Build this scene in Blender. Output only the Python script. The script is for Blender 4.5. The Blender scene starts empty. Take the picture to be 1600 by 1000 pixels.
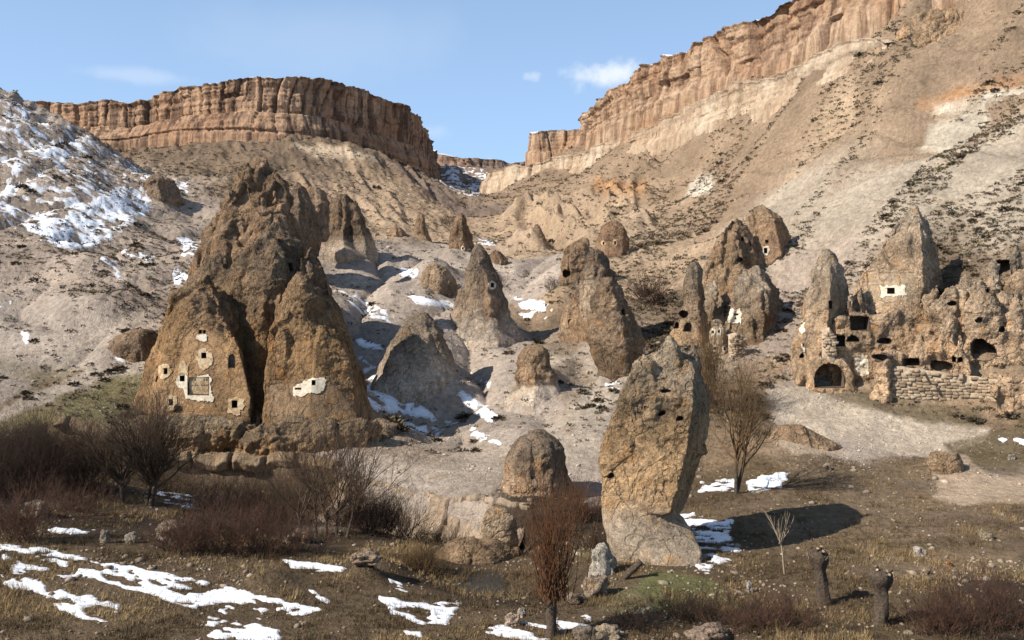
import bpy, math, random
import numpy as np
from mathutils import Vector
from mathutils.bvhtree import BVHTree

rng = np.random.default_rng(7)
random.seed(7)
SC = bpy.context.scene
COL = SC.collection

# ------------------------------------------------------------------ camera, sky, sun, exposure
F, HY = 1400.0, 480.0            # focal length and horizon row, in photograph pixels (1600 x 1000)
cam = bpy.data.cameras.new('camera')
cam.sensor_width = 36.0
cam.lens = 36.0 * F / 1600.0
cam.shift_y = (HY - 500.0) / 1600.0
cam.clip_start, cam.clip_end = 0.5, 6000.0
camo = bpy.data.objects.new('camera', cam); COL.objects.link(camo)
camo.location = (0, 0, 0); camo.rotation_euler = (math.radians(90), 0, 0)
SC.camera = camo

SUN_AZ = math.atan2(-0.90, -0.44)      # compass-style angle (x, y) of the direction TO the sun
SUN_EL = math.radians(38)
world = bpy.data.worlds.new('World'); SC.world = world; world.use_nodes = True
wn, wl = world.node_tree.nodes, world.node_tree.links
wn.clear()
w_out = wn.new('ShaderNodeOutputWorld'); w_bg = wn.new('ShaderNodeBackground')
w_sky = wn.new('ShaderNodeTexSky'); w_sky.sky_type = 'NISHITA'; w_sky.sun_disc = False
w_sky.sun_elevation = SUN_EL; w_sky.sun_rotation = SUN_AZ % (2 * math.pi)
w_sky.altitude = 1300; w_sky.air_density = 1.0; w_sky.dust_density = 1.0; w_sky.ozone_density = 1.2
w_bg.inputs['Strength'].default_value = 0.078
# thin cirrus and one small fair-weather cloud, placed by direction in the sky
w_tc = wn.new('ShaderNodeTexCoord')
def sky_blob(px, py, rx, ry, amount, nscale):
    d = Vector(((px - 800) / F, 1.0, (HY - py) / F)).normalized()
    s = wn.new('ShaderNodeVectorMath'); s.operation = 'SUBTRACT'; s.inputs[1].default_value = d
    wl.new(w_tc.outputs['Generated'], s.inputs[0])
    nz = wn.new('ShaderNodeTexNoise'); nz.inputs['Scale'].default_value = nscale
    nz.inputs['Detail'].default_value = 6; nz.inputs['Roughness'].default_value = 0.6
    wl.new(w_tc.outputs['Generated'], nz.inputs['Vector'])
    m = wn.new('ShaderNodeVectorMath'); m.operation = 'MULTIPLY'
    m.inputs[1].default_value = (F / rx, 0.0, F / ry); wl.new(s.outputs[0], m.inputs[0])
    ln = wn.new('ShaderNodeVectorMath'); ln.operation = 'LENGTH'; wl.new(m.outputs[0], ln.inputs[0])
    a = wn.new('ShaderNodeMath'); a.operation = 'MULTIPLY_ADD'     # 1.9*noise - len
    a.inputs[1].default_value = 2.6; wl.new(nz.outputs['Fac'], a.inputs[0])
    neg = wn.new('ShaderNodeMath'); neg.operation = 'MULTIPLY'; neg.inputs[1].default_value = -1.0
    wl.new(ln.outputs['Value'], neg.inputs[0]); wl.new(neg.outputs[0], a.inputs[2])
    r = wn.new('ShaderNodeMapRange'); r.interpolation_type = 'SMOOTHSTEP'
    r.inputs['From Min'].default_value = 0.1; r.inputs['From Max'].default_value = 1.3
    r.inputs['To Max'].default_value = amount; wl.new(a.outputs[0], r.inputs['Value'])
    return r.outputs[0]
def sky_mix(prev, fac):
    mx = wn.new('ShaderNodeMix'); mx.data_type = 'RGBA'
    wl.new(fac, mx.inputs[0]); wl.new(prev, mx.inputs[6])
    mx.inputs[7].default_value = (9.6, 9.8, 10.4, 1); return mx.outputs[2]
skyc = w_sky.outputs[0]
pale_sky = wn.new('ShaderNodeMix'); pale_sky.data_type = 'RGBA'; 
w_sep = wn.new('ShaderNodeSeparateXYZ'); wl.new(w_tc.outputs['Generated'], w_sep.inputs[0])
w_el = wn.new('ShaderNodeMapRange'); w_el.inputs['From Min'].default_value = 0.0; w_el.inputs['From Max'].default_value = 0.8
w_el.inputs['To Min'].default_value = 0.62; w_el.inputs['To Max'].default_value = 0.05; wl.new(w_sep.outputs[2], w_el.inputs['Value']); wl.new(w_el.outputs[0], pale_sky.inputs[0])
wl.new(skyc, pale_sky.inputs[6]); pale_sky.inputs[7].default_value = (5.7, 8.7, 13.2, 1); skyc = pale_sky.outputs[2]
for b in ((965, 118, 48, 24, 0.75, 34), (905, 118, 26, 18, 0.45, 40), (830, 119, 16, 8, 0.3, 60),
          (215, 118, 90, 12, 0.22, 14), (665, 205, 40, 14, 0.22, 20), (480, 60, 260, 60, 0.10, 5)):
    skyc = sky_mix(skyc, sky_blob(*b))
wl.new(skyc, w_bg.inputs['Color']); wl.new(w_bg.outputs[0], w_out.inputs[0])

sun = bpy.data.lights.new('sun', 'SUN'); sun.energy = 5.0; sun.angle = math.radians(0.53); sun.color = (1.0, 0.945, 0.86)
suno = bpy.data.objects.new('sun', sun); COL.objects.link(suno)
to_sun = Vector((math.sin(SUN_AZ) * math.cos(SUN_EL), math.cos(SUN_AZ) * math.cos(SUN_EL), math.sin(SUN_EL)))
suno.rotation_euler = to_sun.to_track_quat('Z', 'Y').to_euler()
suno.location = (-60, -40, 80)
vs = SC.view_settings
vs.view_transform = 'Standard'; vs.look = 'None'; vs.exposure = 0.5; vs.gamma = 1.0; vs.use_curve_mapping = False

# ------------------------------------------------------------------ numpy noise
TAB = rng.random((64, 64, 64)).astype(np.float32) * 2 - 1
ROT = np.array([[0.0, 0.8, 0.6], [-0.8, 0.36, -0.48], [-0.6, -0.48, 0.64]])
def vnoise(p):
    f = np.floor(p); w = (p - f).astype(np.float32); i = f.astype(np.int64) & 63; j = (i + 1) & 63
    w = w * w * w * (w * (w * 6 - 15) + 10)
    x, y, z = w[:, 0], w[:, 1], w[:, 2]
    i0, i1, i2 = i[:, 0], i[:, 1], i[:, 2]; j0, j1, j2 = j[:, 0], j[:, 1], j[:, 2]
    a = TAB[i0, i1, i2] * (1 - x) + TAB[j0, i1, i2] * x
    b = TAB[i0, j1, i2] * (1 - x) + TAB[j0, j1, i2] * x
    c = TAB[i0, i1, j2] * (1 - x) + TAB[j0, i1, j2] * x
    d = TAB[i0, j1, j2] * (1 - x) + TAB[j0, j1, j2] * x
    return (a * (1 - y) + b * y) * (1 - z) + (c * (1 - y) + d * y) * z
def fbm(p, octaves=4, gain=0.5, ridged=False):
    p = np.asarray(p, dtype=np.float64); out = np.zeros(len(p), np.float32); a, tot = 1.0, 0.0
    for o in range(octaves):
        n = vnoise(p + 17.3 * o)
        if ridged: n = 1.0 - 2.0 * np.abs(n)
        out += a * n; tot += a; a *= gain
        p = (p @ ROT) * 2.03
    return out / tot * 1.6
def xy0(x, y, s, o=0.0):
    return np.stack([x / s + o, y / s - o, np.full_like(x, o)], axis=1)
def smooth(a, b, x):
    t = np.clip((x - a) / (b - a), 0, 1); return t * t * (3 - 2 * t)

def W(px, py, Y): return ((px - 800.0) / F * Y, Y, (HY - py) / F * Y)
def pix(co): return 800 + F * co[:, 0] / co[:, 1], HY - F * co[:, 2] / co[:, 1]
def inpoly(x, y, poly):
    r = np.zeros(x.shape, bool); n = len(poly)
    for k in range(n):
        x1, y1 = poly[k]; x2, y2 = poly[(k + 1) % n]
        if y1 == y2: continue
        c = ((y1 > y) != (y2 > y)) & (x < (x2 - x1) * (y - y1) / (y2 - y1) + x1)
        r ^= c
    return r

# ------------------------------------------------------------------ object helpers
def mesh_np(name, co, faces):
    """faces: (n,k) int array, or list of such arrays"""
    me = bpy.data.meshes.new(name)
    if not isinstance(faces, list): faces = [faces]
    faces = [np.asarray(f, np.int32) for f in faces if len(f)]
    co = np.asarray(co, np.float32)
    me.vertices.add(len(co)); me.vertices.foreach_set('co', co.ravel())
    nl = sum(f.size for f in faces); nf = sum(len(f) for f in faces)
    me.loops.add(nl); me.polygons.add(nf)
    me.loops.foreach_set('vertex_index', np.concatenate([f.ravel() for f in faces]))
    tot = np.concatenate([np.full(len(f), f.shape[1], np.int32) for f in faces])
    st = np.concatenate([[0], np.cumsum(tot)[:-1]]).astype(np.int32)
    me.polygons.foreach_set('loop_start', st)
    me.update(calc_edges=True); me.validate()
    return me
def set_col(me, rgb, name='Col'):
    a = me.attributes.get(name) or me.attributes.new(name, 'FLOAT_COLOR', 'POINT')
    c = np.ones((len(me.vertices), 4), np.float32); c[:, :3] = rgb
    a.data.foreach_set('color', c.ravel())
def shade(me, smoothed=True):
    me.polygons.foreach_set('use_smooth', np.full(len(me.polygons), smoothed)); me.update()
def obj(name, me, mat, parent=None, label=None, cat=None, group=None, kind=None, recentre=True):
    if mat is not None:
        me.materials.clear(); me.materials.append(mat)
    o = bpy.data.objects.new(name, me); COL.objects.link(o)
    if recentre and len(me.vertices):
        co = np.empty(len(me.vertices) * 3, np.float32); me.vertices.foreach_get('co', co); co = co.reshape(-1, 3)
        c = np.array([co[:, 0].mean(), co[:, 1].mean(), co[:, 2].min()], np.float32)
        me.vertices.foreach_set('co', (co - c).ravel()); me.update()
        o.location = Vector([float(v) for v in c])
    if parent is not None:
        o.parent = parent; o.location = o.location - parent.location
    if label: o['label'] = label
    if cat: o['category'] = cat
    if group: o['group'] = group
    if kind: o['kind'] = kind
    return o
def coords(me):
    co = np.empty(len(me.vertices) * 3, np.float32); me.vertices.foreach_get('co', co); return co.reshape(-1, 3).astype(np.float64)
def norms(me):
    n = np.empty(len(me.vertices) * 3, np.float32); me.vertices.foreach_get('normal', n); return n.reshape(-1, 3).astype(np.float64)

# ------------------------------------------------------------------ materials
class NT:
    def __init__(s, name, rough=0.95, spec=0.12):
        s.m = bpy.data.materials.new(name); s.m.use_nodes = True
        s.t = s.m.node_tree; s.b = s.t.nodes['Principled BSDF']
        s.b.inputs['Roughness'].default_value = rough; s.b.inputs['Specular IOR Level'].default_value = spec
        s.pos = s.n('ShaderNodeNewGeometry').outputs['Position']
    def n(s, kind): return s.t.nodes.new(kind)
    def l(s, a, b): s.t.links.new(a, b)
    def mapping(s, sc):
        m = s.n('ShaderNodeVectorMath'); m.operation = 'MULTIPLY'; m.inputs[1].default_value = sc; s.l(s.pos, m.inputs[0]); return m.outputs[0]
    def noise(s, scale, detail=5, rough=0.55, vec=None, dist=0.0):
        t = s.n('ShaderNodeTexNoise'); t.inputs['Scale'].default_value = scale; t.inputs['Detail'].default_value = detail
        t.inputs['Roughness'].default_value = rough; t.inputs['Distortion'].default_value = dist
        s.l(vec if vec is not None else s.pos, t.inputs['Vector']); return t.outputs['Fac']
    def voro(s, scale, vec=None, feature='F1'):
        t = s.n('ShaderNodeTexVoronoi'); t.feature = feature; t.inputs['Scale'].default_value = scale
        s.l(vec if vec is not None else s.pos, t.inputs['Vector']); return t.outputs['Distance']
    def attr(s, name):
        a = s.n('ShaderNodeAttribute'); a.attribute_name = name; return a
    def ramp(s, fac, lo, hi, a=0.0, b=1.0, smoothstep=True):
        r = s.n('ShaderNodeMapRange')
        if smoothstep: r.interpolation_type = 'SMOOTHSTEP'
        r.inputs['From Min'].default_value = lo; r.inputs['From Max'].default_value = hi
        r.inputs['To Min'].default_value = a; r.inputs['To Max'].default_value = b
        s.l(fac, r.inputs['Value']); return r.outputs[0]
    def mix(s, fac, a, b, mode='MIX'):
        m = s.n('ShaderNodeMix'); m.data_type = 'RGBA'; m.blend_type = mode
        for v, k in ((fac, 0), (a, 6), (b, 7)):
            if isinstance(v, (int, float)): m.inputs[k].default_value = v
            elif isinstance(v, tuple): m.inputs[k].default_value = (*v, 1)
            else: s.l(v, m.inputs[k])
        return m.outputs[2]
    def math(s, op, a, b):
        m = s.n('ShaderNodeMath'); m.operation = op
        for v, k in ((a, 0), (b, 1)):
            if isinstance(v, (int, float)): m.inputs[k].default_value = v
            else: s.l(v, m.inputs[k])
        return m.outputs[0]
    def scale(s, col, fac):
        m = s.n('ShaderNodeVectorMath'); m.operation = 'SCALE'; s.l(col, m.inputs[0])
        if isinstance(fac, (int, float)): m.inputs['Scale'].default_value = fac
        else: s.l(fac, m.inputs['Scale'])
        return m.outputs[0]
    def bump(s, h, dist, strength=1.0, prev=None):
        b = s.n('ShaderNodeBump'); b.inputs['Distance'].default_value = dist; b.inputs['Strength'].default_value = strength
        s.l(h, b.inputs['Height'])
        if prev is not None: s.l(prev, b.inputs['Normal'])
        return b.outputs[0]
    def out(s, col, nrm=None):
        if isinstance(col, tuple): s.b.inputs['Base Color'].default_value = (*col, 1)
        else: s.l(col, s.b.inputs['Base Color'])
        if nrm is not None: s.l(nrm, s.b.inputs['Normal'])
        return s.m

def ground_material():
    t = NT('ground')
    c = t.attr('Col').outputs['Color']
    c = t.scale(c, t.ramp(t.noise(0.09, 4, 0.6), 0.3, 0.7, 0.72, 1.24, False))
    c = t.scale(c, t.ramp(t.noise(1.1, 5, 0.72), 0.3, 0.7, 0.66, 1.28, False))
    c = t.mix(t.ramp(t.noise(0.35, 4, 0.65), 0.55, 0.72, 0, 0.45), c, t.mix(1.0, c, (0.72, 0.58, 0.46), 'MULTIPLY'))
    c = t.mix(t.ramp(t.noise(2.6, 3, 0.7), 0.56, 0.68, 0, 0.6), c, t.scale(c, 0.42))
    c = t.mix(t.ramp(t.noise(5.0, 2, 0.6), 0.64, 0.72, 0, 0.4), c, t.scale(c, 1.7))
    n = t.bump(t.noise(0.8, 6, 0.7), 0.8, 0.8)
    n = t.bump(t.noise(5.0, 3, 0.7), 0.2, 0.9, n)
    return t.out(c, n)
def rock_material():
    t = NT('rock')
    c = t.attr('Col').outputs['Color']
    c = t.scale(c, t.ramp(t.noise(0.22, 4, 0.6), 0.3, 0.7, 0.68, 1.28, False))
    c = t.scale(c, t.ramp(t.noise(2.2, 5, 0.75), 0.32, 0.68, 0.6, 1.48, False))
    c = t.scale(c, t.ramp(t.noise(8.0, 2, 0.7), 0.3, 0.7, 0.72, 1.28, False))
    st = t.noise(1.0, 5, 0.65, t.mapping((0.9, 0.9, 0.16)))
    c = t.mix(t.ramp(st, 0.52, 0.68, 0, 0.6), c, t.scale(c, 0.5))
    c = t.mix(t.ramp(t.noise(0.55, 5, 0.68), 0.54, 0.68, 0, 0.5), c, t.mix(1.0, c, (1.15, 0.8, 0.42), 'MULTIPLY'))       # ochre lichen and iron stain
    c = t.mix(t.ramp(t.noise(1.7, 4, 0.7), 0.60, 0.72, 0, 0.45), c, (0.10, 0.075, 0.055))        # grey lichen
    c = t.mix(t.ramp(t.noise(3.6, 3, 0.65), 0.62, 0.72, 0, 0.45), c, (0.50, 0.41, 0.31))       # pale pumice clasts
    wv = t.n('ShaderNodeVectorMath'); wv.operation = 'MULTIPLY_ADD'; t.l(t.pos, wv.inputs[0]); wv.inputs[1].default_value = (0.42, 0.42, 0.20)
    nw = t.n('ShaderNodeTexNoise'); nw.inputs['Scale'].default_value = 0.5; nw.inputs['Detail'].default_value = 3; t.l(t.pos, nw.inputs['Vector']); t.l(nw.outputs['Color'], wv.inputs[2])
    ck = t.ramp(t.voro(1.0, wv.outputs[0], 'DISTANCE_TO_EDGE'), 0.0, 0.035)                    # joints
    c = t.mix(t.ramp(ck, 0, 1, 0.55, 0), c, t.scale(c, 0.4))
    bd = t.noise(1.0, 4, 0.7, t.mapping((0.05, 0.05, 1.1)))                                     # bedding
    c = t.mix(t.ramp(bd, 0.55, 0.66, 0, 0.35), c, t.scale(c, 0.66))
    sm = t.ramp(t.attr('smoothness').outputs['Fac'], 0, 1, 1.0, 0.3, False)
    n = t.bump(t.math('MULTIPLY', t.noise(1.3, 7, 0.76), sm), 1.5, 1.0)
    n = t.bump(t.math('MULTIPLY', t.noise(6.0, 3, 0.7), sm), 0.2, 0.9, n)
    n = t.bump(t.math('MULTIPLY', ck, sm), 0.25, 0.8, n); n = t.bump(t.math('MULTIPLY', st, sm), 0.5, 0.7, n)
    return t.out(c, n)
def cliff_material(name, base, dark, pale, streak=0.55):
    t = NT(name)
    c = t.mix(t.ramp(t.noise(0.05, 5, 0.6), 0.35, 0.65), base, pale)
    v = t.noise(1.0, 7, 0.62, t.mapping((0.22, 0.22, 0.018)), 0.4)
    c = t.mix(t.ramp(v, 0.46, 0.58, 0, streak), c, dark)
    v2 = t.noise(1.0, 6, 0.65, t.mapping((0.7, 0.7, 0.05)), 0.3)
    c = t.mix(t.ramp(v2, 0.53, 0.68, 0, 0.55), c, dark)
    c = t.mix(t.ramp(t.noise(1.0, 4, 0.65, t.mapping((0.015, 0.015, 0.33))), 0.54, 0.62, 0, 0.25), c, dark)
    h = t.noise(1.0, 5, 0.6, t.mapping((0.02, 0.02, 0.55)))
    c = t.mix(t.ramp(h, 0.52, 0.66, 0, 0.3), c, pale)
    c = t.scale(c, t.ramp(t.noise(0.7, 7, 0.7), 0.3, 0.7, 0.68, 1.25, False))
    n = t.bump(t.noise(1.0, 8, 0.66, t.mapping((0.35, 0.35, 0.12))), 2.2, 0.8)
    n = t.bump(t.noise(1.5, 6, 0.7), 0.6, 0.7, n)
    return t.out(c, n)
def snow_material():
    t = NT('snow', 0.6, 0.3)
    c = t.mix(t.ramp(t.noise(1.6, 4, 0.7), 0.5, 0.75), (0.84, 0.86, 0.89), (0.64, 0.62, 0.60))
    c = t.mix(t.math('MULTIPLY', t.attr('thin').outputs['Fac'], t.ramp(t.noise(4.0, 3, 0.7), 0.3, 0.6)), c, (0.36, 0.30, 0.25))
    n = t.bump(t.noise(1.5, 6, 0.65), 0.3, 0.5)
    t.b.inputs['Subsurface Weight'].default_value = 0.0
    return t.out(c, n)
def plain(name, c1, c2, scale=6, rough=0.9, bump=0.03, spec=0.15):
    t = NT(name, rough, spec)
    nz = t.noise(scale, 6, 0.65)
    return t.out(t.mix(t.ramp(nz, 0.32, 0.68), c1, c2), t.bump(nz, bump, 0.8))
def worn(name, c1, c2, rockc, bare):
    t = NT(name)
    c = t.mix(t.ramp(t.noise(2.4, 5, 0.7), 0.35, 0.65), c1, c2)
    c = t.mix(t.ramp(t.noise(1.6, 6, 0.75), bare, bare + 0.1), c, rockc)
    c = t.scale(c, t.ramp(t.noise(9.0, 3, 0.7), 0.3, 0.7, 0.8, 1.15, False))
    return t.out(c, t.bump(t.noise(4.0, 5, 0.7), 0.1, 0.8))
def twig_material(name, c1, c2):
    t = NT(name, 0.85, 0.15)
    return t.out(t.mix(t.ramp(t.noise(1.3, 4, 0.6), 0.35, 0.65), c1, c2))
def colattr_material(name, rough=0.95):
    t = NT(name, rough, 0.05)
    return t.out(t.scale(t.attr('Col').outputs['Color'], t.ramp(t.noise(2.5, 4), 0.3, 0.7, 0.7, 1.3, False)))
def water_material():
    t = NT('pond_water', 0.3, 0.08)
    n = t.bump(t.noise(3.0, 4), 0.02, 0.4)
    return t.out((0.035, 0.026, 0.013), n)

M_GROUND, M_ROCK, M_SNOW = ground_material(), rock_material(), snow_material()
M_MESA = cliff_material('mesa_cliff', (0.37, 0.215, 0.125), (0.10, 0.06, 0.042), (0.47, 0.30, 0.185), 0.85)
M_FAR = cliff_material('far_cliff', (0.27, 0.17, 0.115), (0.12, 0.08, 0.06), (0.38, 0.26, 0.18), 0.6)
M_RCLIFF = cliff_material('right_cliff', (0.40, 0.235, 0.135), (0.165, 0.092, 0.058), (0.48, 0.335, 0.22), 0.65)
M_BAND = cliff_material('pale_band', (0.47, 0.34, 0.225), (0.27, 0.175, 0.11), (0.58, 0.46, 0.33), 0.35)
M_BANK = cliff_material('earth_bank', (0.42, 0.31, 0.215), (0.16, 0.105, 0.065), (0.5, 0.39, 0.28), 0.3)
M_BANKB = cliff_material('ochre_bank', (0.27, 0.185, 0.105), (0.11, 0.07, 0.042), (0.34, 0.24, 0.15), 0.4)
M_WHITE = worn('whitewash', (0.72, 0.64, 0.50), (0.56, 0.45, 0.32), (0.36, 0.24, 0.135), 0.56)
M_WASH = worn('worn_limewash', (0.58, 0.45, 0.29), (0.45, 0.31, 0.175), (0.35, 0.225, 0.12), 0.47)
M_NICHE = plain('hole_shade', (0.16, 0.115, 0.08), (0.09, 0.065, 0.05), 3.0, 0.95, 0.04)  # recess linings, with the darkness of deep holes put into the stone colour
M_STONE = colattr_material('cut_stone')
M_BARK = plain('bark', (0.115, 0.085, 0.06), (0.05, 0.036, 0.027), 7.0, 0.95, 0.12)
M_CUT = plain('cut_wood', (0.42, 0.33, 0.22), (0.27, 0.19, 0.12), 14.0, 0.9, 0.02)
M_TW_RED = twig_material('twig_red', (0.15, 0.066, 0.028), (0.085, 0.045, 0.026))
M_TW_OCHRE = twig_material('twig_ochre', (0.19, 0.115, 0.056), (0.11, 0.07, 0.036))
M_TW_BROWN = twig_material('twig_brown', (0.115, 0.075, 0.047), (0.07, 0.047, 0.032))
M_TW_DARK = twig_material('twig_dark', (0.075, 0.045, 0.031), (0.042, 0.028, 0.021))
M_TW_PURPLE = twig_material('twig_purple', (0.125, 0.064, 0.04), (0.062, 0.038, 0.028))
M_TW_PALE = twig_material('twig_pale', (0.42, 0.33, 0.22), (0.3, 0.23, 0.15))
M_VEG = colattr_material('dry_plants')
M_WATER = water_material()
#__PART2__
# ------------------------------------------------------------------ terrain: surveyed points (photo column, row, distance, ground type)
KEY = {  # albedo, scrub density, lump amplitude
    'T': ((0.405, 0.328, 0.262), 0.16, 0.55), 'P': ((0.42, 0.343, 0.257), 0.7, 0.7), 'B': ((0.285, 0.20, 0.13), 1.0, 1.0),
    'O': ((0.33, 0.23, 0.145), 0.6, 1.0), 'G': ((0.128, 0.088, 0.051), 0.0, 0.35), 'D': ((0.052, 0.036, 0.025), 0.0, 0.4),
    'E': ((0.19, 0.155, 0.078), 0.15, 0.4), 'K': ((0.385, 0.30, 0.232), 0.55, 0.8), 'H': ((0.185, 0.13, 0.086), 0.9, 0.9),
    'R': ((0.195, 0.138, 0.086), 0.1, 0.6), 'C': ((0.40, 0.285, 0.185), 0.45, 1.0), 'X': ((0.23, 0.17, 0.13), 0.5, 1.6)}
CTRL = '''
-150 1000 44 G|0 1000 44 G|200 1000 45 G|400 1000 45.5 G|600 1000 46 G|800 1000 46 G|1000 1000 46 G|1200 1000 46 G|1400 1000 46 G|1600 1000 46 D|1800 1000 46 D
-800 1264 25 G|-200 1264 25 G|400 1264 25 G|1000 1264 25 G|1600 1264 25 G|2300 1264 25 G
-100 900 53 G|0 900 53 G|0 850 61 G|150 870 58 G|300 920 53.5 G|450 960 50 G|450 890 58 G|300 850 64 G|150 810 71 D|0 800 71 D|600 960 49.5 G|560 900 57 G|600 870 63 G
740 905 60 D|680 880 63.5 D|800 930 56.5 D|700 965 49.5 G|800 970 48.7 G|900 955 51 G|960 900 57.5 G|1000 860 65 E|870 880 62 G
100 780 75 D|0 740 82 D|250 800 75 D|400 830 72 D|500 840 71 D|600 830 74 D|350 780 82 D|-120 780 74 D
300 695 101 O|400 690 102 O|200 670 100 E|100 650 100 E|300 760 92 D|420 765 91 D|180 740 88 D|520 700 100 T|600 735 93 T|700 745 90 T|790 758 86 T
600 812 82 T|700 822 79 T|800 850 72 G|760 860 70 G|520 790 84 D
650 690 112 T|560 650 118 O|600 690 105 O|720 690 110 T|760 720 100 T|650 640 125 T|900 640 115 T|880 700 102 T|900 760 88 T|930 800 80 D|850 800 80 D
700 610 132 T|600 600 132 T|560 560 140 T|640 570 138 T|780 600 130 T|820 560 142 T|900 580 132 T|960 620 118 T|870 520 155 G|780 550 148 T|640 500 160 T|580 480 165 T|540 440 175 T|620 440 185 T|680 470 168 T|700 430 190 T|640 400 210 T|560 385 205 T|760 430 195 T|820 480 170 T|860 480 165 O|820 430 195 T|860 450 180 T
600 350 250 C|680 350 265 C|700 390 225 T|540 330 255 C|620 300 310 C|540 260 325 O|460 230 330 H|560 235 345 H|640 262 375 H|660 275 390 H|380 225 340 H|300 230 345 H|200 235 370 H|100 230 400 H|450 300 260 O|350 300 260 H|300 330 230 K|330 270 300 H|430 270 300 H
720 330 330 X|760 335 330 X|740 310 380 X|770 310 390 X|700 285 410 X|740 290 440 X|780 285 420 X|700 262 480 X|760 268 520 X|740 265 560 X|790 275 450 X
780 370 275 C|800 340 300 C|860 330 290 C|860 390 230 C|920 350 260 C|1000 330 250 C|920 290 320 B|1000 270 300 B|850 290 350 B|900 400 205 T|1000 400 195 C|1000 450 165 C|1040 480 150 H|1020 540 138 H|1100 350 210 B|1100 270 260 B|1060 420 175 C|1150 300 215 B|1250 300 185 P|1250 380 160 P|1240 450 145 K|1230 540 128 K|1200 590 120 O|1150 610 115 H|1140 680 100 G|1150 760 85 G|1100 770 83 G|1100 840 67 G|1130 900 57 G
1250 230 210 B|1180 230 238 B|1350 170 200 C|1350 300 165 P|1450 300 150 P|1450 200 180 B|1450 120 200 B|1590 100 178 B|1590 200 158 P|1590 300 140 P|1590 400 128 H|1750 300 130 P|1750 100 165 B|1750 500 112 H
1450 420 135 H|1530 480 122 H|1400 540 120 O|1400 625 112 O|1520 640 108 O|1590 660 104 G|1300 600 118 T|1250 610 116 T
1230 640 112 T|1350 650 108 T|1450 690 102 T|1350 705 99 T|1220 700 98 O|1290 735 91 R|1200 740 90 G|1450 735 93 R|1550 690 100 G|1540 760 86 T|1400 770 83 R|1300 790 77 R|1250 850 66 R|1400 850 65 R|1550 850 63 R|1590 800 74 H|1450 940 51.5 G|1200 940 52 G|1050 930 53 E|1590 920 53 D|1750 850 62 G|1750 680 96 G
905 225 398 B|1000 195 338 B|1100 150 300 B|1200 115 265 B|1300 60 238 B|1380 20 222 B|1460 20 210 B|1590 5 195 B|1450 -20 212 B|1590 -60 195 B|1750 -50 180 B
1000 245 318 B|1130 200 262 B|1235 160 232 B|1385 95 203 B|910 272 358 B|800 288 385 B|1500 65 193 B|1590 30 183 B
1000 230 420 B|1200 162 330 B|1400 91 270 B|1600 42 240 B|1800 0 220 B|300 252 430 H|0 262 450 H|550 275 450 H|-150 246 420 H
-100 295 650 H|400 295 650 H|700 291 640 H|1000 295 650 H|1500 295 650 H|-400 400 1500 H|800 400 1500 H|2000 400 1500 H
0 145 250 K|-150 80 250 K|60 170 252 K|130 205 252 K|200 255 250 K|250 280 255 K|290 295 258 K|0 214 290 K|130 275 300 K|-150 150 290 K
0 250 205 K|100 280 200 K|180 310 210 K|0 350 170 K|100 385 168 K|220 330 215 K|200 400 170 K|280 400 178 K|-150 300 180 K|0 420 148 K|100 440 145 K|0 520 125 T|100 540 122 T|200 500 130 K|170 560 118 T|0 600 108 T|100 600 110 E|200 600 112 E|0 660 98 E|-150 600 105 T|60 700 90 D
1060 219 297 B|1180 178 252 B|1300 131 219 B|1350 107 209 B|1400 81 204 B|1425 75 200 B|1470 63 196 B|1530 53 190 B|1600 29 183 B|1400 18 219 B|1500 -10 206 B|1335 45 229 B
300 480 140 K|350 400 160 K|500 480 150 T|400 600 118 T'''
ctrl = [c.split() for ln in CTRL.strip().splitlines() for c in ln.split('|') if c.strip()]
cu = np.array([(float(c[0]) - 800) / F for c in ctrl]); cy = np.array([float(c[2]) for c in ctrl])
cv = np.log(cy); cq = (HY - np.array([float(c[1]) for c in ctrl])) / F
ckey = np.array([[*KEY[c[3]][0], KEY[c[3]][1], KEY[c[3]][2]] for c in ctrl])

NU, NV, ST = 781, 901, 3
U = np.concatenate([np.linspace(-1.05, -0.66, 36)[:-1], np.linspace(-0.66, 0.66, 741), np.linspace(0.66, 1.05, 36)[1:]]); NU = len(U); V = np.linspace(math.log(25), math.log(36), 21)[:-1]
V = np.concatenate([V, np.linspace(math.log(36), math.log(600), NV - 41), np.linspace(math.log(600), math.log(1500), 22)[1:]])
NV = len(V)
def tps(du, dv):
    r2 = du * du + dv * dv + 1e-12
    return 0.5 * r2 * np.log(r2)
n = len(cu)
A = np.zeros((n + 3, n + 3)); A[:n, :n] = tps(cu[:, None] - cu, cv[:, None] - cv) + np.eye(n) * 1e-5
A[:n, n:] = np.stack([np.ones(n), cu, cv], 1); A[n:, :n] = A[:n, n:].T
sol = np.linalg.solve(A, np.concatenate([cq, np.zeros(3)]))
us = np.linspace(-0.74, 0.74, 285); vsq = np.linspace(V[0], V[-1], 340)
gu, gv = np.meshgrid(us, vsq)
q = np.zeros(gu.shape); key = np.zeros((*gu.shape, 5))
for r in range(len(vsq)):
    du = gu[r][:, None] - cu; dv = gv[r][:, None] - cv
    q[r] = tps(du, dv) @ sol[:n] + sol[n] + gu[r] * sol[n + 1] + gv[r] * sol[n + 2]
    w = 1.0 / (du * du + dv * dv * 1.3 + 2e-4) ** 2.2
    key[r] = (w @ ckey) / w.sum(1)[:, None]
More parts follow.
